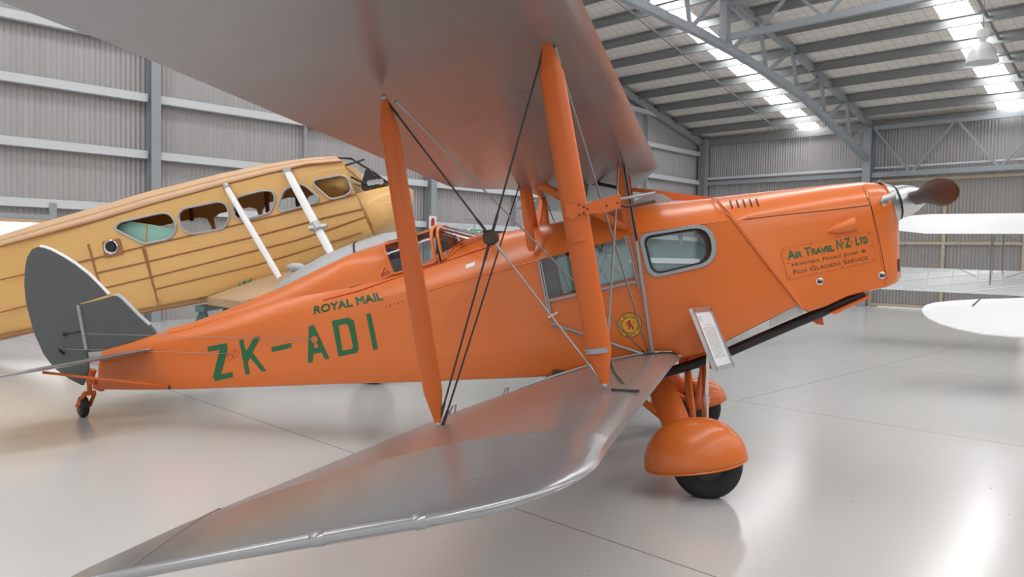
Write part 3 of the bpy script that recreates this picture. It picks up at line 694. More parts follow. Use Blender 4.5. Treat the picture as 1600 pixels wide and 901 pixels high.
Wn = [wb_[0], wb_[1], wb_[2], wb_[2]*.4+wb_[3]*.6, wb_[3], wb_[4], wb_[5]]; c0 = Wn[-1]; Wn.append(V(c0[0]+.03, 0, c0[2]+.008)); WB = Wn+[V(p[0], -p[1], p[2]) for p in Wn[:-1]][::-1]
MB().rings([HR, HM], False, False).build('canopy_glazing', 'perspex', FOX, 60)
MB().rings([HF, WB], False, False).build('windscreen_glazing', 'perspex', FOX, 60)
def strip(pts, w, t, nm, m='orange'):
    b = MB(); b.tube(pts, w, 6); return b.build(nm, m, FOX)
strip(HR, .011, 0, 'canopy_frame'); strip(HM, .016, 0, 'canopy_frame'); strip([p+V(.04, 0, 0) for p in HM], .008, 0, 'canopy_gap', 'black'); strip(HF, .013, 0, 'windscreen_frame'); strip(WB, .012, 0, 'windscreen_base')
for i in (0, 4, 10, 14): strip([HR[i], HM[i]], .010, 0, 'canopy_rail')
for i in (5, 9): strip([HF[i], WB[i]], .006, 0, 'windscreen_rib', 'alu')
MB().tube([V(-2.5, -.1, 1.35), V(-2.5, -.1, 1.62)], [.12, .1], 10).build('pilot_seat', 'navy', FOX)
MB().tube([V(-1.75+.05, -.27, 1.62), V(-1.62, 0, 1.75), V(-1.70, .27, 1.62)], .03, 8).build('dash_coaming', 'black', FOX)

# fin, rudder, tailplane, tail wheel
def C2(pts, s=.333, ox=0, oy=380): return [(ox+x*s, oy+y*s) for x, y in pts]
fin_px = C2([(375, 287), (480, 262), (540, 245), (556, 245), (575, 258), (650, 335), (700, 380), (720, 400), (735, 420), (690, 440), (480, 505), (408, 512)])
MB().plate([onY(x, y, 0) for x, y in fin_px], (0, .035, 0)).build('fin', 'grey_rudder', FOX, 0)
hp = onY(131, 520, 0); hd_ = V(hp[0], 0, 0)
ang = math.radians(7); rn = V(math.sin(ang), -math.cos(ang), 0)          # rudder a little over, trailing edge towards the near side
rn = V(-math.sin(ang), math.cos(ang), 0)
def onR(px, py): return onP(px, py, onY(125, 500, 0), rn)
rud_px = C2([(190, 15), (215, 20), (245, 31), (300, 60), (360, 98), (420, 145), (470, 195), (512, 240), (440, 262), (371, 283), (385, 370), (398, 450), (410, 520), (418, 590), (390, 665), (330, 635), (260, 585), (210, 520), (165, 420), (140, 330), (125, 265), (119, 190), (122, 120), (132, 65), (155, 28)])
rud = MB().plate([onR(x, y) for x, y in rud_px], rn*.03).build('rudder', 'grey_rudder', FOX, 0)
edge = [onR(x, y) for x, y in rud_px[:8]]; MB().tube(edge, .017, 8).build('rudder_edge', 'white', rud)
MB().tube([onY(x, y, 0) for x, y in C2([(540, 245), (556, 245), (575, 258), (650, 335), (705, 385)])], .019, 8).build('fin_edge', 'silver_grey', FOX)
MB().bar(onY(123, 476, -.02), onY(136, 546, -.02), .03, .03).build('rudder_post', 'grey_metal', FOX)
MB().tube([onR(103, 521)+V(0, -.03, 0), onY(127, 517, -.02)], .006, 6).sphere(onR(104, 521)+V(0, -.03, 0), .02, 6).build('rudder_horn', 'darksteel', FOX)
MB().tube([onR(102, 552)+V(0, -.02, 0), onR(104, 543)+V(0, -.1, 0)], .012, 6).build('rudder_horn', 'darksteel', FOX)
def wing_solid(stations, af, n=None):
    """stations: (LE point, chord, incidence(rad), thickness factor) -> rings"""
    R = []
    for le, ch, be, k in stations:
        cb, sb = math.cos(be), math.sin(be)
        R.append([V(le[0]-x*ch*cb+z*k*ch*sb, le[1], le[2]-x*ch*sb+z*k*ch*cb) for x, z in af])
    return R
XS = [0, .006, .0125, .03, .06, .1, .16, .24, .33, .43, .54, .66, .78, .9, 1.0]
XU = [0, .0125, .025, .05, .1, .2, .3, .4, .5, .6, .7, .8, .9, 1.0]; ZU = [.035, .0545, .065, .079, .096, .1136, .117, .114, .1052, .0915, .0735, .0522, .028, .002]
XL = [0, .0125, .025, .05, .1, .15, .2, .3, 1.0]; ZL = [.035, .0193, .0147, .0093, .0042, .0015, .0003, 0, 0]
KU = .78
AF = [(x, KU*(np.interp(x, XU, ZU))-.035*KU*(1-x)) for x in XS[::-1]]+[(x, KU*np.interp(x, XL, ZL)-.035*KU*(1-x)) for x in XS[1:]]
SYM = [(x, .6*t) for x, t in ((1, .004), (.8, .03), (.5, .055), (.25, .06), (.1, .045), (.03, .026), (0, 0))]+[(x, -.6*t) for x, t in ((.03, .026), (.1, .045), (.25, .06), (.5, .055), (.8, .03), (1, .004))]
# tailplane in two halves joined through the fuselage, elevators trail behind
tl = onY(243, 544.5, -.1)
def tail_half(sg):
    st = []
    for y, back, ch in ((.04, 0, .62), (.5, .09, .56), (.9, .17, .5), (1.2, .25, .42), (1.36, .36, .26), (1.41, .46, .1)):
        st.append((V(tl[0]-back, -sg*y, tl[2]-back*.2), ch, math.radians(12), 1.))
    t = MB().rings(wing_solid(st, SYM)).build('tailplane', 'dope', FOX, 40)
    st = []
    for y, a0, ch in ((.12, .64, .34), (.5, .67, .36), (.9, .69, .36), (1.2, .69, .3), (1.36, .64, .22), (1.41, .58, .08)):
        st.append((V(tl[0]-a0, -sg*y, tl[2]-a0*.2), ch, math.radians(14), .8))
    MB().rings(wing_solid(st, SYM)).build('elevator', 'dope', FOX, 40)
    a = V(tl[0]-.35, -sg*1.0, tl[2]-.10); c = onY(265, 604, -.12); MB().tube([a, V(c[0], -sg*.12, c[2])], .011, 8).build('tailplane_strut', 'orange_dark', FOX)
    MB().sphere((c[0], -sg*.12, c[2]), .02, 6).build('strut_fitting', 'darksteel', FOX)
tail_half(1); tail_half(-1)
for a, c in (((492, 530), (130, 521)), ((365, 552), (103, 545))): MB().tube([on_skin(*a, None, .01), onY(*c, -.08)], .0025, 5).build('control_cable', 'grey_metal', FOX)
MB().lathe([(0, .001), (.008, .03), (.008, .001)], on_skin(492, 530, None, 0), (0, -1, 0), 14).build('cable_fairlead', 'orange_dark', FOX)
for x, y in ((359, 556), (369, 550)): MB().lathe([(0, .03), (.006, .035), (.008, .03), (.002, .02)], on_skin(x, y, None, 0), (0, -1, 0), 14).build('cable_fairlead', 'orange_dark', FOX)
TW = onY(130, 634, 0); TW = V(TW[0], 0, .098); tax = norm(V(-.55, -.83, 0))
MB().lathe([(-.03, .02), (-.032, .05), (-.035, .075), (-.025, .095), (0, .1), (.025, .095), (.035, .075), (.032, .05), (.03, .02)], TW, tax, 26, 0.).build('tail_wheel', 'rubber', FOX, 50)
MB().lathe([(-.036, .001), (-.036, .045), (-.03, .05), (.03, .05), (.036, .045), (.036, .001)], TW, tax, 20).build('tail_wheel_hub', 'darksteel', FOX)
fk = TW+V(.07, 0, .13)
MB().bar(TW+tax*.055, fk+tax*.045, .012, .035).bar(TW-tax*.055, fk-tax*.045, .012, .035).bar(fk-tax*.05, fk+tax*.05, .03, .04).tube([fk, fk+V(-.005, 0, .12)], .022, 10).build('tail_wheel_fork', 'orange_dark', FOX)
pt = onY(146, 588, 0); MB().tube([fk+V(-.005, 0, .1), V(pt[0], 0, .45)], .03, 10).box((pt[0], 0, .34), (.07, .06, .06)).build('tail_wheel_leg', 'orange_dark', FOX)
MB().box((pt[0]+.06, 0, .29), (.09, .05, .05), ((.9, 0, -.3), (0, 1, 0), (.3, 0, .9))).build('tail_bracket', 'orange_dark', FOX)

# wings
BETA, DIH, CH, TIP = math.radians(14.468), math.radians(2.984), 1.336, 4.69
SWP = math.tan(math.radians(4.261))
def low_le(y): return V(-.136-SWP*abs(y), 0, .860+abs(y)*math.tan(DIH)-.04*max(0, 1-abs(y)/1.6))
def up_le(y): return V(-.375-SWP*abs(y), 0, 2.315+abs(y)*math.tan(DIH))
def wing(name, lef, sg, y0, cut=None):
    cb, sb = math.cos(BETA), math.sin(BETA)
    def station(y):
        le = lef(y); f = 0 if y < 4.36 else (y-4.36)/(TIP-4.36); g = 0 if y < 4.5 else (y-4.5)/(TIP-4.5)
        a = .30*(1-math.sqrt(max(0, 1-f**2.6))); t = .12*(1-math.sqrt(max(0, 1-g*g)))
        c = cut*max(0, 1-(y/1.0)**2)**.8 if cut and y < 1.0 else 0.
        k = 1. if y < 4.15 else 1-.66*(y-4.15)/(TIP-4.15)
        ch = CH-a-t-c; k2 = k*min(1, CH/ch) if not c else k
        return (V(le[0]-a*cb, -sg*y, le[2]-a*sb-.025*(1-k)), ch, BETA, k2)
    w = MB().rings(wing_solid([station(y) for y in np.linspace(y0, 4.15, 15)], AF)).build(name, 'dope', FOX, 30)
    MB().rings(wing_solid([station(y) for y in (4.15, 4.22, 4.3, 4.37, 4.43, 4.49, 4.54, 4.58, 4.615, 4.64, 4.66, 4.675, 4.685, TIP)], AF)).build('wing_tip', 'dope', w, 30)
for sg in (1, -1):
    wing('lower_wing', low_le, sg, .49)
    wing('upper_wing', up_le, sg, 0.0, .36)
# near lower wing: aileron gap, bow, fittings
def wpt(lef, sg, y, x, dz=0., up=True):
    """a point on the wing skin at span y and chord distance x"""
    le = lef(y); cb, sb = math.cos(BETA), math.sin(BETA); f = x/CH
    z = (KU*np.interp(f, XU, ZU) if up else KU*np.interp(f, XL, ZL))-.035*KU*(1-f); z = z*CH+dz
    return V(le[0]-x*cb+z*sb, -sg*y, le[2]-x*sb+z*cb)
def tip_pt(y, x, dz=0.):
    """a point on the upper skin of the thinned wing tip"""
    k = 1-.66*max(0, min(1, (y-4.15)/(TIP-4.15))); le = low_le(y); c = V(le[0]-x*math.cos(BETA), -y, le[2]-x*math.sin(BETA)); return c+(wpt(low_le, 1, y, x)-c)*k+V(0, 0, dz-.025*(1-k))
MB().tube([tip_pt(y, x, -.002) for y, x in zip(np.linspace(4.0, 4.67, 12), np.linspace(1.32, 1.09, 12))], .006, 6).build('aileron_seam', 'dope', FOX)
MB().tube([wpt(low_le, 1, .5, x, .004) for x in (.02, .08, .16, .26)], [.006, .014, .014, .006], 8).build('root_cap', 'black', FOX)
for sg in (1, -1):
    tipc = []
    for x in np.linspace(.03, 1.28, 22):
        y = TIP
        if x < .30: y = 4.36+(TIP-4.36)*max(0, 1-(1-x/.30)**2)**(1/2.6)
        if x > CH-.12: y = min(y, 4.5+(TIP-4.5)*math.sqrt(max(0, 1-((x-(CH-.12))/.12)**2)))
        p = wpt(low_le, sg, y, x, 0); m_ = wpt(low_le, sg, y, x, 0, False); k = 1-.66*min(1, (y-4.15)/(TIP-4.15)); chord = V(low_le(y)[0]-x*math.cos(BETA), -sg*y, low_le(y)[2]-x*math.sin(BETA)-.025*(1-k)); tipc.append(chord+(p*.5+m_*.5-V(low_le(y)[0]-x*math.cos(BETA), -sg*y, low_le(y)[2]-x*math.sin(BETA)))*k+V(0, sg*.006, 0))
    bow = MB().tube(tipc, [.003, .008, .012]+[.0145]*17+[.012, .008], 16).build('wing_tip_bow', 'dope', FOX)
    for k in (5, 9): MB().tube([tipc[k]*(1-t)+tipc[k+1]*t for t in (0, .15, .45, .6)], [.0145, .018, .018, .0145], 16).build('bow_sleeve', 'dope', bow)
root_strip = [wpt(low_le, 1, .5, x, .012) for x in np.linspace(.0, 1.25, 14)]
MB().tube(root_strip, .009, 6).build('wing_root_strip', 'grey_metal', FOX)
for y, x in ((2.05, 1.25), (.75, 1.3)): MB().tube([wpt(low_le, 1, y, x, .0), wpt(low_le, 1, y, x-.01, .05), wpt(low_le, 1, y-.03, x-.02, .05), wpt(low_le, 1, y-.04, x-.02, .0)], .005, 6).build('tie_down_loop', 'steel', FOX)

# interplane struts
YS = 3.221
SF0, SF1 = wpt(low_le, 1, YS, .179), wpt(up_le, 1, YS, .179, 0, False)
SR0, SR1 = wpt(low_le, 1, YS, .884), wpt(up_le, 1, YS, .884, 0, False)
SF0, SR0 = onY(945, 602, -YS), onY(685, 663, -YS); SF1, SR1 = onY(853, 63, -YS), onY(600, 152, -YS)
def mirror(p): return V(p[0], -p[1], p[2])
for f_ in (lambda p: p, mirror):
    MB().strut(f_(SF0), f_(SF1), .098, .05, (1, 0, .25), .1, .3).build('interplane_strut', 'orange_dark', FOX, 60)
    MB().strut(f_(SR0), f_(SR1), .082, .045, (1, 0, .25), .1, .3).build('interplane_strut', 'orange_dark', FOX, 60)
    for p in (SF0, SF1, SR0, SR1): MB().sphere(f_(p), (.014, .012, .014), 7).build('strut_fitting', 'grey_metal', FOX)
# pitot head, clamps and pipes on the front strut
yb = -YS
b0 = onY(893, 331, yb-.03); b1 = onY(969, 313, yb-.03)
MB().plate([onY(x, y, yb-.028) for x, y in ((884, 318), (910, 320), (930, 313), (969, 303), (970, 325), (940, 333), (912, 334), (896, 343), (884, 338))], (0, .012, 0)).build('pitot_bracket', 'orange_dark', FOX, 0)
for x, y in ((905, 320), (912, 323), (905, 335), (912, 332), (918, 326), (948, 321), (965, 316.5)): MB().sphere(onY(x, y, yb-.035), .004, 5).build('rivet', 'darksteel', FOX)
MB().tube([onY(968, 311, yb), onY(1024, 301, yb)], .0055, 8).build('pitot_tube', 'grey_metal', FOX)
MB().tube([onY(968, 319, yb), onY(978, 323, yb), onY(990, 321, yb), onY(1024, 314, yb)], [.005, .005, .006, .007], 8).build('pitot_tube', 'brown', FOX)
def clamp(px0, px1, m):
    a, c = onY(*px0, yb), onY(*px1, yb); cc = (a+c)/2; ax = norm(SF1-SF0); b = MB(); x = norm(c-a); y = np.cross(ax, x); R = []
    for h in (-.010, .010): R.append([cc+ax*h+x*np.linalg.norm(c-a)/2*math.cos(t)+y*.036*math.sin(t) for t in np.linspace(0, 2*math.pi, 18, endpoint=False)])
    b.rings(R).build('strut_clamp', m, FOX)
clamp((889, 377), (922, 371), 'orange_dark'); clamp((914, 549), (953, 545), 'grey_metal')
for d in (0, 5):
    P = [(913+d*1.4, 336), (914+d*1.4, 348), (917+d*.6, 365), (921+d*.7, 385), (942+d*.8, 520), (950+d*.7, 560), (958+d*.8, 582), (972+d, 600)]
    MB().tube([onY(x, y, yb+.01) for x, y in P], .0042, 6).build('pitot_pipe', 'copper', FOX)
MB().box(wpt(low_le, 1, YS-.03, .1, .004), (.11, .02, .008)).build('pipe_entry_cover', 'darksteel', FOX)
# incidence bracing with its acorn
AC = onY(767, 371, -YS)
def wire(a, c, r=.005, m='steel', nm='bracing_wire'):
    d = norm(c-a); ln = np.linalg.norm(c-a); b = MB(); b.tube([a, a+d*.09, a+d*.1, c-d*.1, c-d*.09, c], [r*1.5, r*1.5, r, r, r*1.5, r*1.5], 6); return b.build(nm, m, FOX)
for f_ in (lambda p: p, mirror):
    wire(f_(SR1), f_(AC), .0042, 'darksteel'); wire(f_(AC), f_(SF0), .0042, 'steel'); wire(f_(SF1), f_(AC), .0042, 'darksteel'); wire(f_(AC), f_(SR0), .0042, 'darksteel')
    MB().lathe([(-.02, .001), (-.02, .024), (-.012, .032), (.012, .032), (.02, .024), (.02, .001)], f_(AC), (0, 1, 0), 16).build('wire_acorn', 'brown', FOX)
LR = onY(1020, 553, -.50)                                         # front root joint
CFR = onY(968, 234, -.45); CRR = onY(816, 275, -.45)              # tops of the cabane struts
for f_ in (lambda p: p, mirror):
    wire(f_(SF1+V(.03, .02, -.02)), f_(LR+V(-.03, -.01, 0)), .006); wire(f_(SR1+V(.04, .03, -.01)), f_(LR+V(-.05, 0, .0)), .0045, 'steel')
    wire(f_(CFR), f_(SF0), .006); wire(f_(CRR), f_(SR0+V(.02, 0, 0)), .005, 'darksteel')
    # cabane
    fb = onY(981, 357, -.455); rb = onY(831, 392, -.455)
    MB().strut(f_(CFR), f_(fb), .07, .035, (1, 0, .25), .06, .6).build('cabane_strut', 'orange_dark', FOX, 60)
    MB().strut(f_(CRR), f_(rb), .07, .035, (1, 0, .25), .06, .6).build('cabane_strut', 'orange_dark', FOX, 60)
    MB().strut(f_(CRR), f_(fb), .06, .03, (1, 0, .6), .06, .6).build('cabane_brace', 'orange_dark', FOX, 60)
    k = onY(838, 356, -.02); MB().strut(f_(CRR+V(.03, .0, 0)), f_(V(k[0], -.04, k[2]-.02)), .05, .03, (1, 0, .25), .06, .6).build('cabane_brace', 'orange_dark', FOX, 60)
    MB().tube([f_(onY(971, 236, -.5)), f_(onY(994, 375, -.5)), f_(LR)], .013, 8).build('root_strut', 'grey_metal', FOX)
    MB().sphere(f_(LR), (.03, .02, .02), 7).build('root_fitting', 'darksteel', FOX)
MB().tube([onY(971, 236, -.512), onY(995, 376, -.512)], .009, 6).build('root_wire', 'black', FOX)
MB().lathe([(0, .03), (-.02, .045), (-.1, .035), (-.15, .03), (-.16, .015), (-.2, .012), (-.2, .001)], onY(912, 284, .0)+V(0, 0, .02), (0, 0, 1), 14).build('fuel_sump', 'copper', FOX)
MB().tube([onY(912, 286, 0), onY(930, 286, 0), onY(955, 291, -.1), onY(978, 296, -.2)], .014, 8).build('fuel_pipe', 'darksteel', FOX)
# opened roof hatch on the far side
MB().plate([onY(x, y, .40) for x, y in ((984, 293), (1018, 296), (1060, 302), (1112, 308), (1113, 313), (1050, 313), (1034, 303), (985, 299))], (0, .02, 0)).build('roof_hatch', 'orange_dark', FOX, 0)
MB().plate([onY(x, y, .36) for x, y in ((990, 316), (1022, 304), (1036, 305), (1048, 312), (1040, 322), (990, 324))], (0, .25, 0)).build('roof_window', 'silver_grey', FOX, 0)

# undercarriage
TR = .993
def wheel(sg, dx=0.):
    c = V(dx, -sg*TR, .222)
    w = MB().lathe([(-.06, .07), (-.075, .1), (-.088, .15), (-.082, .195), (-.05, .225), (0, .234), (.05, .225), (.082, .195), (.088, .15), (.075, .1), (.06, .07)], c, (0, 1, 0), 36, 0.).build('main_wheel', 'rubber', FOX, 50)
    MB().lathe([(-.082, .001), (-.08, .06), (-.072, .1), (-.06, .105), (.06, .105), (.072, .1), (.08, .06), (.082, .001)], c, (0, 1, 0), 24).build('wheel_hub', 'darksteel', w)
def spat(sg, f, bk, top, dx=0.):
    """mudguard-like wheel fairing: half an ellipsoid over the wheel with a rolled rim"""
    c = (f+bk)/2; a = np.linalg.norm(f-bk)/2; ex = norm(f-bk); ez = norm(np.cross(ex, (0, 1, 0))); ez = ez if ez[2] > 0 else -ez
    h = (top-c)@ez; w = .22; b = MB(); nu, nv = 28, 18; vs = []; fs = []
    for i in range(nu+1):
        s_ = -math.cos(math.pi*i/nu); k = math.sqrt(max(0, 1-abs(s_)**2.3))
        for j in range(nv+1):
            t = math.pi*j/nv; yy = math.copysign(abs(math.cos(t))**.9, math.cos(t))*w*k; zz = math.sin(t)*h*k
            vs.append(c+ex*a*s_+V(0, -sg*yy, 0)+ez*(zz-.02*k*(1-math.sin(t))))
    for i in range(nu):
        for j in range(nv):
            s_ = -math.cos(math.pi*(i+.5)/nu); t = math.pi*(j+.5)/nv
            if math.cos(t) < -.25 and -.42 < s_ < .22 and math.sin(t) < .9: continue      # the inner face is cut out round the leg
            fs.append((i*(nv+1)+j, (i+1)*(nv+1)+j, (i+1)*(nv+1)+j+1, i*(nv+1)+j+1))
    b.add(vs, fs); o = b.build('wheel_spat', 'orange', FOX, 60)
    md = o.modifiers.new('shell', 'SOLIDIFY'); md.thickness = .008; md.offset = 0
    rim = [vs[i*(nv+1)] for i in range(nu+1)]+[vs[i*(nv+1)+nv] for i in range(nu, -1, -1)]
    MB().tube([vs[i*(nv+1)] for i in range(nu+1)], .007, 6).build('spat_rim', 'orange', o); MB().tube([vs[i*(nv+1)+nv] for i in range(nu+1) if not -.42 < -math.cos(math.pi*i/nu) < .22 or True][:9], .007, 6).build('spat_rim', 'orange', o)
    MB().tube([vs[i*(nv+1)+nv//2] for i in range(1, nu)], .005, 6).build('spat_seam', 'orange', o)
    return o
spN = spat(1, onY(1168, 713, -TR), onY(1008, 730, -TR), onY(1085, 653, -TR))
for x, y in ((1091, 733.5), (1105, 735)): MB().sphere(onY(x, y, -TR-.172), .005, 5).build('spat_bolt', 'darksteel', FOX)
spat(-1, onY(1135, 622, TR), onY(1017, 641, TR), onY(1097, 585, TR))
wheel(1); wheel(-1)
for sg in (1, -1):
    f_ = (lambda p: p) if sg == 1 else mirror
    top, bot = onY(1030, 598, -.50), onY(1066, 668, -.88); bot = bot+V(0, 0, -.06)
    MB().strut(f_(top), f_(bot), .19, .08, (1, 0, .35), .02, .9).build('undercarriage_leg', 'orange_dark', FOX, 60)
    MB().tube([f_(V(-.62, -.48, .66)), f_(V(-.05, -.86, .30))], .026, 10).build('radius_rod', 'orange_dark', FOX)
    k0 = V(.02, -.02, .80); MB().tube([f_(k0), f_(V(.0, -.86, .24))], .024, 10).build('axle_strut', 'orange_dark', FOX)
    MB().tube([f_(V(-.12, -.14, .80)), f_(V(-.06, -.86, .26))], .022, 10).build('axle_strut', 'orange_dark', FOX)
MB().box((-.03, 0, .81), (.3, .1, .16)).build('axle_bracket', 'orange_dark', FOX)
a = onY(875, 586, -.49); MB().tube([onY(847, 607, -.49), onY(849, 592, -.49), onY(862, 584, -.49)], .006, 6).build('boarding_step', 'copper', FOX)
MB().box(onY(873, 583, -.47), (.09, .03, .05)).build('wing_hinge_fitting', 'brown', FOX)

# ------------------------------------------------------------------ sign stand between the wheels
ps = -.64; fdir = norm(V(.89, -.45, 0)); wdir = norm(np.cross((0, 0, 1), fdir)); tl_ = math.radians(25)
hdir = norm(V(0, 0, 1)*math.cos(tl_)-fdir*math.sin(tl_)); nrm_ = norm(np.cross(wdir, hdir)); pc = onY(1112, 529, ps-.05)
pole_b = V(pc[0]-.02, pc[1]+.04, 0)
stand = empty('sign_stand', pole_b, 'silver pole stand with a tilted framed information sheet beside the front wheels', 'sign stand')
MB().box(pc, (.30, .44, .012), (wdir, hdir, nrm_)).build('sign_back', 'alu', stand)
MB().box(pc+nrm_*.009, (.26, .40, .004), (wdir, hdir, nrm_)).build('sign_sheet', 'paper', stand, 0)
for nm, c, sz in (('top', pc+hdir*.215, (.32, .035, .026)), ('bottom', pc-hdir*.215, (.32, .035, .026)), ('l', pc-wdir*.148, (.026, .44, .026)), ('r', pc+wdir*.148, (.026, .44, .026))):
    MB().box(c+nrm_*.006, sz, (wdir, hdir, nrm_)).build('frame_rail', 'alu', stand, 0)
for i in range(30):
    if i in (4, 5, 7): continue
    y = .165-.0105*i; w = .06 if i < 4 else (.12 if i == 6 else .19*(1-.15*random.random())); x = -.08 if i < 4 else (0 if i == 6 else -.0)
    MB().box(pc+nrm_*.0115+hdir*y+wdir*(x), (w, .0035, .001), (wdir, hdir, nrm_)).build('printed_line', 'ink', stand, 0)
MB().tube([pole_b+V(0, 0, .02), pole_b+V(0, 0, .62)], .016, 10).build('pole', 'chrome', stand); MB().tube([pole_b+V(0, 0, .60), pole_b+V(0, 0, pc[2]-.1), pc-nrm_*.02], .012, 10).build('upper_pole', 'chrome', stand)
MB().tube([pole_b+V(0, 0, .56), pole_b+V(0, 0, .62)], .02, 10).build('pole_collar', 'alu', stand); MB().lathe([(0, .001), (0, .11), (.012, .11), (.022, .06), (.025, .001)], pole_b, (0, 0, 1), 24).build('stand_base', 'alu', stand)

# ------------------------------------------------------------------ bare wooden airframe behind
DEP = 10.2; WO = CAM+CF*DEP; WE = norm(V(CR[0], CR[1], 0)); WN = V(-WE[1], WE[0], 0); WO = V(WO[0], WO[1], 0)
HWd = .62
def onW(px, py, t=-HWd): return onP(px, py, WO+WN*(t+HWd), WN)
def ws(px, py, t=-HWd): p = onW(px, py, t); return ((p-WO)@WE, p[2])
WOc = WO+WN*HWd                                       # centre plane
wd_base = onW(300, 480); WD = empty('airframe', V(wd_base[0], wd_base[1], 0)+WN*HWd, 'bare varnished plywood aeroplane fuselage without wings behind the orange biplane', 'aeroplane')
wst = [((-470, 600), (-468, 530), (-466, 522), .10, .10), ((-330, 588), (-328, 478), (-328, 468), .26, .26), ((-190, 567), (-190, 434), (-190, 422), .40, .40), ((-60, 542), (-60, 398), (-60, 385), .50, .50), ((0, 526), (0, 385), (0, 366), .56, .55), ((53, 516), (60, 369), (67, 345), .6, .58), ((160, 497), (160, 342), (160, 318.5), .62, .61), ((237, 484), (237, 319), (237, 296), .62, .62),
       ((326, 467), (300, 302), (300, 281), .62, .62), ((400, 445), (350, 288.5), (350, 268.7), .62, .62), ((450, 428), (420, 271), (420, 255), .62, .62), ((500, 405), (480, 257), (480, 247), .62, .60), ((582, 368), (534.5, 252), (524, 244), .62, .58)]
def wsec(B, Sh, T, wb, w_, r=.16): return section(ws(*B), ws(*Sh), ws(*T, -.2), wb, w_, 0, r, 9, WOc, WE, WN)
R = [wsec(*s_) for s_ in wst]
wbody = MB().rings(R).build('fuselage', 'wood', WD, 30)
def C1(pts): return [(x*.25, 230+y*.25) for x, y in pts]
def C3(pts): return [(360+x*.333, 200+y*.333) for x, y in pts]
wins = [C1([(712, 508), (745, 468), (1015, 408), (1065, 418), (1098, 475), (1100, 525), (1060, 572), (900, 605)]), C1([(1113, 415), (1150, 382), (1365, 338), (1412, 352), (1438, 430), (1402, 507), (1190, 545), (1130, 505)]),
        C3([(10, 362), (33, 322), (150, 292), (200, 294), (212, 335), (188, 398), (52, 436), (14, 412)]), C3([(221, 370), (252, 288), (320, 262), (352, 270), (412, 322), (410, 348), (365, 361), (238, 394)]), C3([(387, 262), (396, 243), (520, 220), (550, 232), (570, 290), (548, 316), (470, 336)])]
cut = []
for wn in wins:
    poly = [onW(x, y) for x, y in wn]; cut.append(MB().plate([p+WN*HWd for p in poly], WN*3).build('cutter', 'black', None, 0))
boolean(wbody, cut, .025)
wbody.data.materials.append(M['innerwood'])
for wn in wins:
    poly = rounded([onW(x, y, -HWd-.01) for x, y in wn], .06, 4); MB().tube(poly+[poly[0]], .015, 6).build('window_surround', 'silver_grey', WD)
def wline(pts, r, m, nm, n=6, t=-HWd): return MB().tube([onW(x0+(x1-x0)*k, y0+(y1-y0)*k, t) for (x0, y0), (x1, y1) in zip(pts[:-1], pts[1:]) for k in np.linspace(0, 1, n)], r, 5).build(nm, m, WD)
# pale planked roof edge, three layered strips
for i0, i1, o_, m_ in ((7, 9, .008, 'wood_pale'), (9, 10, .014, 'wood_pale'), (10, 12, .006, 'wood_pale')):
    for sg in (0, 1):
        b = MB(); rr = []
        for sec in R:
            c = np.mean(sec, 0); N_ = len(sec); q_ = []
            for i in range(i0, i1+1):
                p = sec[i if sg == 0 else (N_-i) % N_]; q_.append(p+norm(p-c)*o_)
            rr.append(q_)
        b.rings(rr, False, False); pk = b.build('roof_plank', m_, WD, 30); md = pk.modifiers.new('shell', 'SOLIDIFY'); md.thickness = .012; md.offset = 0
# roof edge strip and battens on the side
wline([(0, 385), (60, 369), (160, 342), (237, 319), (300, 302), (350, 288.5), (420, 271), (480, 257), (534, 252)], .012, 'batten', 'roof_batten')
for pts in ([(120, 410), (222, 385.5), (400, 344), (431, 336.5), (556, 303)], [(152, 426), (229, 409), (400, 369), (507, 340), (567, 326)], [(157, 451), (235, 433), (400, 391), (460, 376), (510, 360), (572, 338)],
            [(241, 452), (400, 414), (460, 396), (565, 363)], [(0, 437), (120, 410)], [(0, 488), (43, 477)]):
    wline(pts, .011, 'batten', 'stringer', 4, -HWd-.004)
for pts in (C1([(550, 605), (600, 785), (640, 900)]), C1([(890, 625), (965, 890)]), C2([(680, 25), (745, 300)])): wline(pts, .012, 'batten', 'frame_batten', 4, -HWd-.004)
wline([(0, 528), (53, 517), (160, 499), (237, 485), (326, 469)], .02, 'batten', 'keel_batten', 4, -HWd+.06)
b = MB(); b.plate([onW(x, y, -HWd-.012) for x, y in C1([(640, 590), (745, 570), (770, 665), (655, 690)])], WN*.02).build('inspection_panel', 'batten', WD, 0)
MB().lathe([(0, .001), (.012, .085), (.02, .09), (.01, .1)], onW(173, 386, -HWd-.02), -WN, 18).build('inspection_hole', 'chrome', WD)
MB().lathe([(0, .001), (.012, .07), (.012, .001)], onW(173, 385, -HWd-.035), -WN, 16).build('inspection_dark', 'black', WD)
# a turquoise bulkhead seen through the rear window, and inner frames
tq = mat('turquoise_panel', (.34, .66, .56), .6)
MB().plate([onW(x, y, -.5) for x, y in ((184, 352), (206, 346), (240, 351), (274, 358), (272, 370), (225, 380), (184, 362))], WN*.02).build('bulkhead_panel', tq, WD, 0)
MB().bar(onW(229, 350, -.52), onW(226.5, 380, -.52), .02, .02).build('panel_batten', 'wood_pale', WD)
for x in (300, 372, 420, 468, 505): p = onW(x, 330, 0); MB().box(V(p[0], p[1], p[2]-.1), (.05, 1.1, .7), (WE, WN, (0, 0, 1))) if False else MB().bar(onW(x, 345, HWd-.05), onW(x-6, 285, HWd-.05), .05, .05).build('inner_frame', 'innerwood', WD)
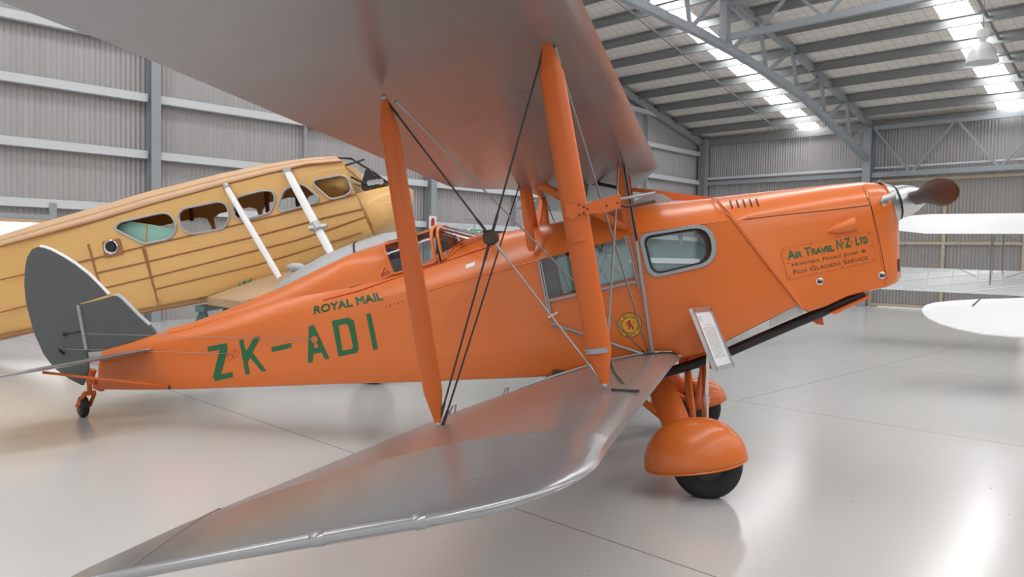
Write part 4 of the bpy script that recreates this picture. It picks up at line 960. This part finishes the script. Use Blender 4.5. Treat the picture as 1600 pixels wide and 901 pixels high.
# nose: open cockpit framing over a lower plywood nose
nst_ = [((582, 368), (557, 302), .62, .605), ((600, 357), (583, 294.5), .54, .54), ((615, 346), (606, 288), .43, .44), ((627, 328), (622, 285), .28, .3), ((634, 308), (631, 287), .12, .14)]
b = MB(); R = []
for Bp, Sp, wb, w_ in nst_:
    B, Sh = ws(*Bp), ws(*Sp); half = [(0, B), (wb*.7, B), (wb*.93, (B[0], B[1]+.05)), (wb, (B[0], B[1]+.14)), (w_, Sh)]
    R.append([WOc+WE*p[0]-WN*t+V(0, 0, p[1]) for t, p in half[::-1]]+[WOc+WE*p[0]+WN*t+V(0, 0, p[1]) for t, p in half[1:]])
b.rings(R, False, False); no = b.build('nose', 'wood', WD, 40); md = no.modifiers.new('shell', 'SOLIDIFY'); md.thickness = .02
for sg in (-1, 1):
    MB().tube([onW(527, 247, sg*.4), onW(548, 247, sg*.38), onW(565, 258, sg*.35), onW(585, 270, sg*.3), onW(608, 287, sg*.28)], .014, 6).build('canopy_tube', 'darksteel', WD)
    MB().tube([onW(540, 258, sg*.55), onW(569, 249, sg*.3)], .014, 6).build('canopy_tube', 'darksteel', WD)
    MB().tube([onW(548, 276, sg*.5), onW(572, 288, sg*.45)], .016, 6).build('canopy_tube', 'darksteel', WD)
MB().tube([onW(530, 246, 0), onW(552, 249, 0), onW(575, 263, 0), onW(606, 286, 0)], .012, 6).build('canopy_tube', 'darksteel', WD)
pn = MB().plate([onW(x, y, -.1) for x, y in ((572, 292), (578, 270), (584, 267), (590, 278), (603, 281), (606, 290), (590, 297), (573, 300))], WN*.7).build('instrument_panel', 'ribbed_black', WD, 0)
for x, y in ((577.5, 286), (583, 285), (589, 284), (595, 284)): MB().lathe([(0, .001), (.01, .03), (.01, .036), (0, .04)], onW(x, y, -.46), -WN, 14).build('dial', 'silver_grey', pn)
# stub wing, nacelle and the two white lift struts
q0 = CF*V(1, 1, 0); q0 = norm(q0)
P = [onP(x, y, WO-q0*d, WN) for x, y, d in ((324, 470, .0), (404, 441, .0), (470, 424, .0), (470, 470, 1.2), (407, 470, 1.2), (376, 477, 1.2))]
MB().plate(P, (0, 0, .10)).build('stub_wing', 'ply', WD, 0)
nc = onP(560, 425, WO-q0*.9, WN); na = norm(onP(720, 372, WO-q0*.9, WN)-onP(410, 472, WO-q0*.9, WN)); b = MB()
b.lathe([(-1.22, .004), (-1.15, .07), (-1.0, .15), (-.7, .25), (-.35, .32), (0, .35), (.45, .35), (.68, .31), (.76, .18), (.77, .001)], nc, na, 30); nac = b.build('engine_nacelle', 'silver_grey', WD, 50)
MB().lathe([(-.01, .364), (.0, .366), (.012, .364)], nc+na*.08, na, 30).build('nacelle_seam', 'black', nac); MB().sphere(onP(463, 414, WO-q0*.9, WN)-V(0, 0, .03), (.13, .08, .06), 8).build('nacelle_blister', 'silver_grey', nac)
s0, s1 = onW(353, 291, -HWd-.03), onP(437, 434, WO-q0*.8, WN); MB().strut(s0, s1, .075, .04, WE, .05, .8).build('lift_strut', 'white', WD, 60); MB().sphere(s0, (.05, .04, .05), 7).build('strut_fitting', 'tin', WD)
s0, s1 = onW(449, 268, -HWd-.03), onP(517, 395, WO-q0*.8, WN); MB().strut(s0, s1, .10, .05, WE, .05, .8).build('lift_strut', 'white', WD, 60); MB().box(s0, (.1, .06, .1), (WE, WN, (0, 0, 1))).build('strut_fitting', 'tin', WD)
MB().tube([onP(483, 357, WO-q0*.6, WN), onP(511, 353, WO-q0*.6, WN)], .035, 10).build('strut_crosstube', 'tin', WD); MB().tube([s0+(s1-s0)*.66, s0+(s1-s0)*.74], .07, 10).build('strut_sleeve', 'tin', WD)
MB().plate([onW(x, y, -HWd-.012) for x, y in C3([(30, 748), (44, 728), (52, 742), (62, 715), (80, 725), (100, 700), (92, 738), (60, 748)])], WN*.01).build('paint_crown', 'crown', WD, 0)
wp_ = V(nc[0], nc[1], .28)+na*V(1, 1, 0)*.2; MB().lathe([(-.06, .06), (-.09, .18), (-.06, .28), (.06, .28), (.09, .18), (.06, .06)], wp_, WN, 26, 0.).build('main_wheel', 'rubber', WD, 50)
for s1_ in (-1, 1): MB().tube([wp_+WN*.14*s1_, wp_+WN*.14*s1_+V(0, 0, .75)], .03, 8).build('undercarriage_leg', 'teal', WD)
# trestle carrying the rear of the airframe, painted teal
for x, lab in ((337, 'teal trestle under the wooden fuselage just behind its stub wing'),):
    p = onW(x, 480, 0); g_ = V(p[0], p[1], 0); zt = onW(x, 467 if x < 400 else 349, -HWd)[2]-(.10 if x < 400 else .06); t_ = empty('trestle', g_, lab, 'trestle')
    MB().bar(g_+V(0, 0, zt-.04)-WN*.55, g_+V(0, 0, zt-.04)+WN*.55, .12, .08).build('cradle_beam', 'teal', t_)
    MB().bar(g_-WN*.5+V(0, 0, zt*.45)-WE*.2, g_-WN*.5+V(0, 0, zt*.45)+WE*.2, .05, .05).build('tie_bar', 'teal', t_)
    for s1_ in (-1, 1):
        for s2_ in (-1, 1): MB().bar(g_+WN*.5*s1_+WE*.3*s2_, g_+WN*.45*s1_+V(0, 0, zt-.06), .06, .06).build('leg', 'teal', t_)

# ------------------------------------------------------------------ white biplane by the far doors
vb = norm(V(-CF[1], CF[0], 0))
wl_dir = norm(CR*V(1, 1, 0)); wl_aw = norm(np.cross((0, 0, 1), wl_dir)); _q = math.radians(31)
wb_dir = wl_dir*math.cos(_q)-wl_aw*math.sin(_q); aw = wl_aw*math.cos(_q)+wl_dir*math.sin(_q)        # span direction and the way its nose points (away)
O2 = CAM+ray(1850, 430)*13.2; O2 = V(O2[0], O2[1], 0)
WB2 = empty('white_biplane', O2, 'white biplane with silver lower wing parked tail towards us by the far hangar doors', 'aeroplane')
def w2(s_, f_, z): return O2+wb_dir*s_+aw*f_+V(0, 0, z)
def wing2(name, m, z, dz, s0, s1, ch=1.35, tilt=.30):
    b = MB(); R = []
    for s_ in np.linspace(s0, s1, 9):
        k = 1 if s_ < s1-.01 else 1
        e_ = min(1, math.sqrt(max(0.02, (s_-s0)/.5))) if s_-s0 < .5 else 1
        c_ = ch*e_; zz = z+dz*abs(s_)
        R.append([w2(s_, .65*e_-x*c_, zz+(.5*e_-x*e_)*tilt*ch+zf*ch*1.1) for x, zf in AF])
    b.rings(R); w = b.build(name, m, WB2, 30)
    if name == 'lower_wing':
        for s_ in np.arange(s0+.5, s1-.2, .42): MB().tube([w2(s_, .65-x*ch, z+dz*abs(s_)+(.5-x)*tilt*ch+(KU*(np.interp(x, XU, ZU))-.035*KU*(1-x))*ch*1.1+.002) for x in (.01, .05, .12, .25, .5, .75, .99)], .009, 5).build('rib_tape', 'white_wing', w)
    return w
wing2('upper_wing', 'white_wing', 2.36, .0, -5.2, 5.2); wing2('lower_wing', 'dope_white', 1.21, .015, -5.2, -.45); wing2('lower_wing', 'dope_white', 1.21, .015, .45, 5.2)
for sx, fx in ((1549, -.35), (1567, .3)):
    p = onP(sx, 400, w2(0, fx, 0), aw); s_ = (p-O2)@wb_dir
    MB().strut(w2(s_, fx, 1.27+fx*.3), w2(s_, fx, 2.3+fx*.3), .06, .03, aw).build('interplane_strut', 'grey_metal', WB2, 60)
p = onP(1549, 400, w2(0, -.35, 0), aw); s_ = (p-O2)@wb_dir
wr = lambda a, c: MB().tube([a, c], .006, 5).build('bracing_wire', 'steel', WB2)
wr(w2(s_, -.35, 1.2), w2(s_+.05, .3, 2.35)); wr(w2(s_, -.35, 2.2), w2(s_+.05, .3, 1.35)); wr(w2(s_, 0, 1.25), w2(s_-2.1, 0, 2.3)); wr(w2(s_, 0, 2.25), w2(s_-2.1, 0, 1.3)); wr(w2(s_, 0, 1.25), w2(-.4, 0, 2.25)); wr(w2(s_, 0, 2.25), w2(-.4, 0, 1.1))
b = MB(); R = []
for f_, w_, zc, h in ((1.7, .3, 1.75, .35), (1.2, .42, 1.7, .45), (.2, .46, 1.55, .5), (-1, .42, 1.35, .45), (-2.4, .28, 1.05, .32), (-3.6, .12, .85, .2), (-4.3, .04, .8, .14)): R.append([w2(w_*math.cos(t), f_, zc+h*math.sin(t)) for t in np.linspace(0, 2*math.pi, 16, endpoint=False)])
b.rings(R).build('fuselage', 'white', WB2, 50)
for sg in (-1, 1): MB().lathe([(-.05, .05), (-.06, .18), (-.03, .24), (.03, .24), (.06, .18), (.05, .05)], w2(sg*.8, .6, .24), wb_dir, 22, 0.).build('main_wheel', 'rubber', WB2, 50); MB().tube([w2(sg*.8, .6, .24), w2(sg*.35, .5, 1.25)], .03, 8).build('undercarriage_leg', 'white', WB2)
MB().bar(w2(0, -4.2, .72), w2(0, -4.4, .02), .05, .05).build('tail_skid', 'darksteel', WB2)
MB().box(w2(0, -4.0, .98), (2.6, .6, .05), (wb_dir, aw, (0, 0, 1))).build('tailplane', 'white_wing', WB2)
# a loose white wing on a stand, its rounded tip reaching in from the right
O4 = CAM+ray(1960, 430)*9.6; O4 = V(O4[0], O4[1], 0)
WM = empty('aircraft_wing', O4+V(0, 0, .9), 'loose white wing, its rounded tip reaching in from the right before the white biplane', 'wing')
def w4(s_, f_, z): return O4+wl_dir*s_+wl_aw*f_+V(0, 0, z)
def wm(px, py, f_): return onP(px, py, w4(0, f_, 0), wl_aw)
top = [wm(1440.5, 484, 0), wm(1442, 480, .08), wm(1447, 476, .2), wm(1460, 472.3, .38), wm(1490, 469.2, .55), wm(1530, 467, .65), wm(1600, 465, .7), wm(1880, 459, .75)]
mid = [wm(1440.5, 484.5, 0), wm(1446, 483, .0), wm(1456, 481, .0), wm(1475, 479.2, 0), wm(1498, 478.2, 0), wm(1520, 477.8, 0), wm(1600, 478.6, 0), wm(1880, 481, 0)]
low = [wm(1440.6, 486, -.01), wm(1444, 491, -.06), wm(1451, 497, -.12), wm(1470, 505.5, -.2), wm(1500, 514, -.28), wm(1535, 521, -.34), wm(1585, 525.5, -.38), wm(1880, 530, -.4)]
b = MB(); dz = V(0, 0, -.05); b.rings([[t, m_, l, l+dz*.3, m_+dz, t+dz] for t, m_, l in zip(top, mid, low)], True, True); b.build('wing', 'white_wing', WM, 40)
MB().tube([mid[5]+V(0, 0, .004), wm(1531, 468, .62)+V(0, 0, .004)], .010, 5).build('aileron_gap', 'darksteel', WM)
ws_ = empty('wing_stand', w4(-1.0, .1, 0), 'grey timber stand propping up the loose white wing', 'stand')
zw = wm(1820, 479, 0)[2]-.32
MB().bar(w4(-1.0, -.25, zw-.04), w4(-1.0, .5, zw-.04), .1, .07).build('padded_rail', 'silver_grey', ws_)
for f_ in (-.3, .5): MB().bar(w4(-1.0, f_, 0), w4(-1.0, f_*.7, zw-.06), .06, .06).build('leg', 'steelwork', ws_)

# ------------------------------------------------------------------ teal aeroplane seen through the cabin windows
o3 = V(-.2, 9.2, 0); TP = empty('teal_aeroplane', o3, 'teal high-wing aeroplane glimpsed through the cabin windows of the orange biplane', 'aeroplane')
b = MB(); R = []
for x, w_, zc, h in ((-4.2, .06, 1.35, .15), (-2.5, .3, 1.3, .35), (-1.0, .5, 1.3, .6), (.2, .55, 1.3, .66), (1.2, .5, 1.25, .62), (1.9, .4, 1.2, .5), (2.3, .15, 1.2, .2)): R.append([o3+V(x, w_*math.copysign(abs(math.cos(t))**.6, math.cos(t)), zc+h*math.copysign(abs(math.sin(t))**.6, math.sin(t))) for t in np.linspace(0, 2*math.pi, 20, endpoint=False)])
b.rings(R).build('fuselage', 'teal', TP, 50)
MB().box(o3+V(-.1, -.57, 1.55), (1.3, .02, .1)).build('white_stripe', 'white', TP); MB().box(o3+V(.1, -.575, 1.2), (.3, .02, .3)).build('access_panel', 'greyblue', TP)
MB().box(o3+V(-.7, -.56, 1.1), (.3, .02, .06)).build('vent_slot', 'black', TP)
for s_ in (-1, 1): MB().lathe([(-.05, .05), (-.07, .16), (-.03, .22), (.03, .22), (.07, .16), (.05, .05)], o3+V(.6, s_*.9, .22), (0, 1, 0), 20, 0.).build('main_wheel', 'rubber', TP); MB().tube([o3+V(.6, s_*.9, .22), o3+V(.5, s_*.4, .85)], .04, 8).build('undercarriage_leg', 'teal', TP)
MB().bar(o3+V(-3.6, 0, 1.25), o3+V(-3.8, 0, .02), .05, .05).build('tail_skid', 'darksteel', TP)
t0 = onY(809, 319, 8.2); t1 = onY(905, 306, 10.4)
MB().plate([V(t0[0], 8.2, t0[2]), V(t0[0]+.5, 7.9, t0[2]+.02), V(o3[0]+1.3, 7.9, t0[2]+.05), V(o3[0]+1.3, 10.4, t0[2]+.05), V(t0[0]+.6, 10.4, t0[2]+.04)], (0, 0, .12)).build('wing', 'silver_grey', TP, 0)
for s_ in (-1, 1): MB().bar(o3+V(.2, s_*.4, 1.7), V(o3[0]+.2, 9.2+s_*.6, t0[2]), .06, .06).build('wing_pylon', 'teal', TP)
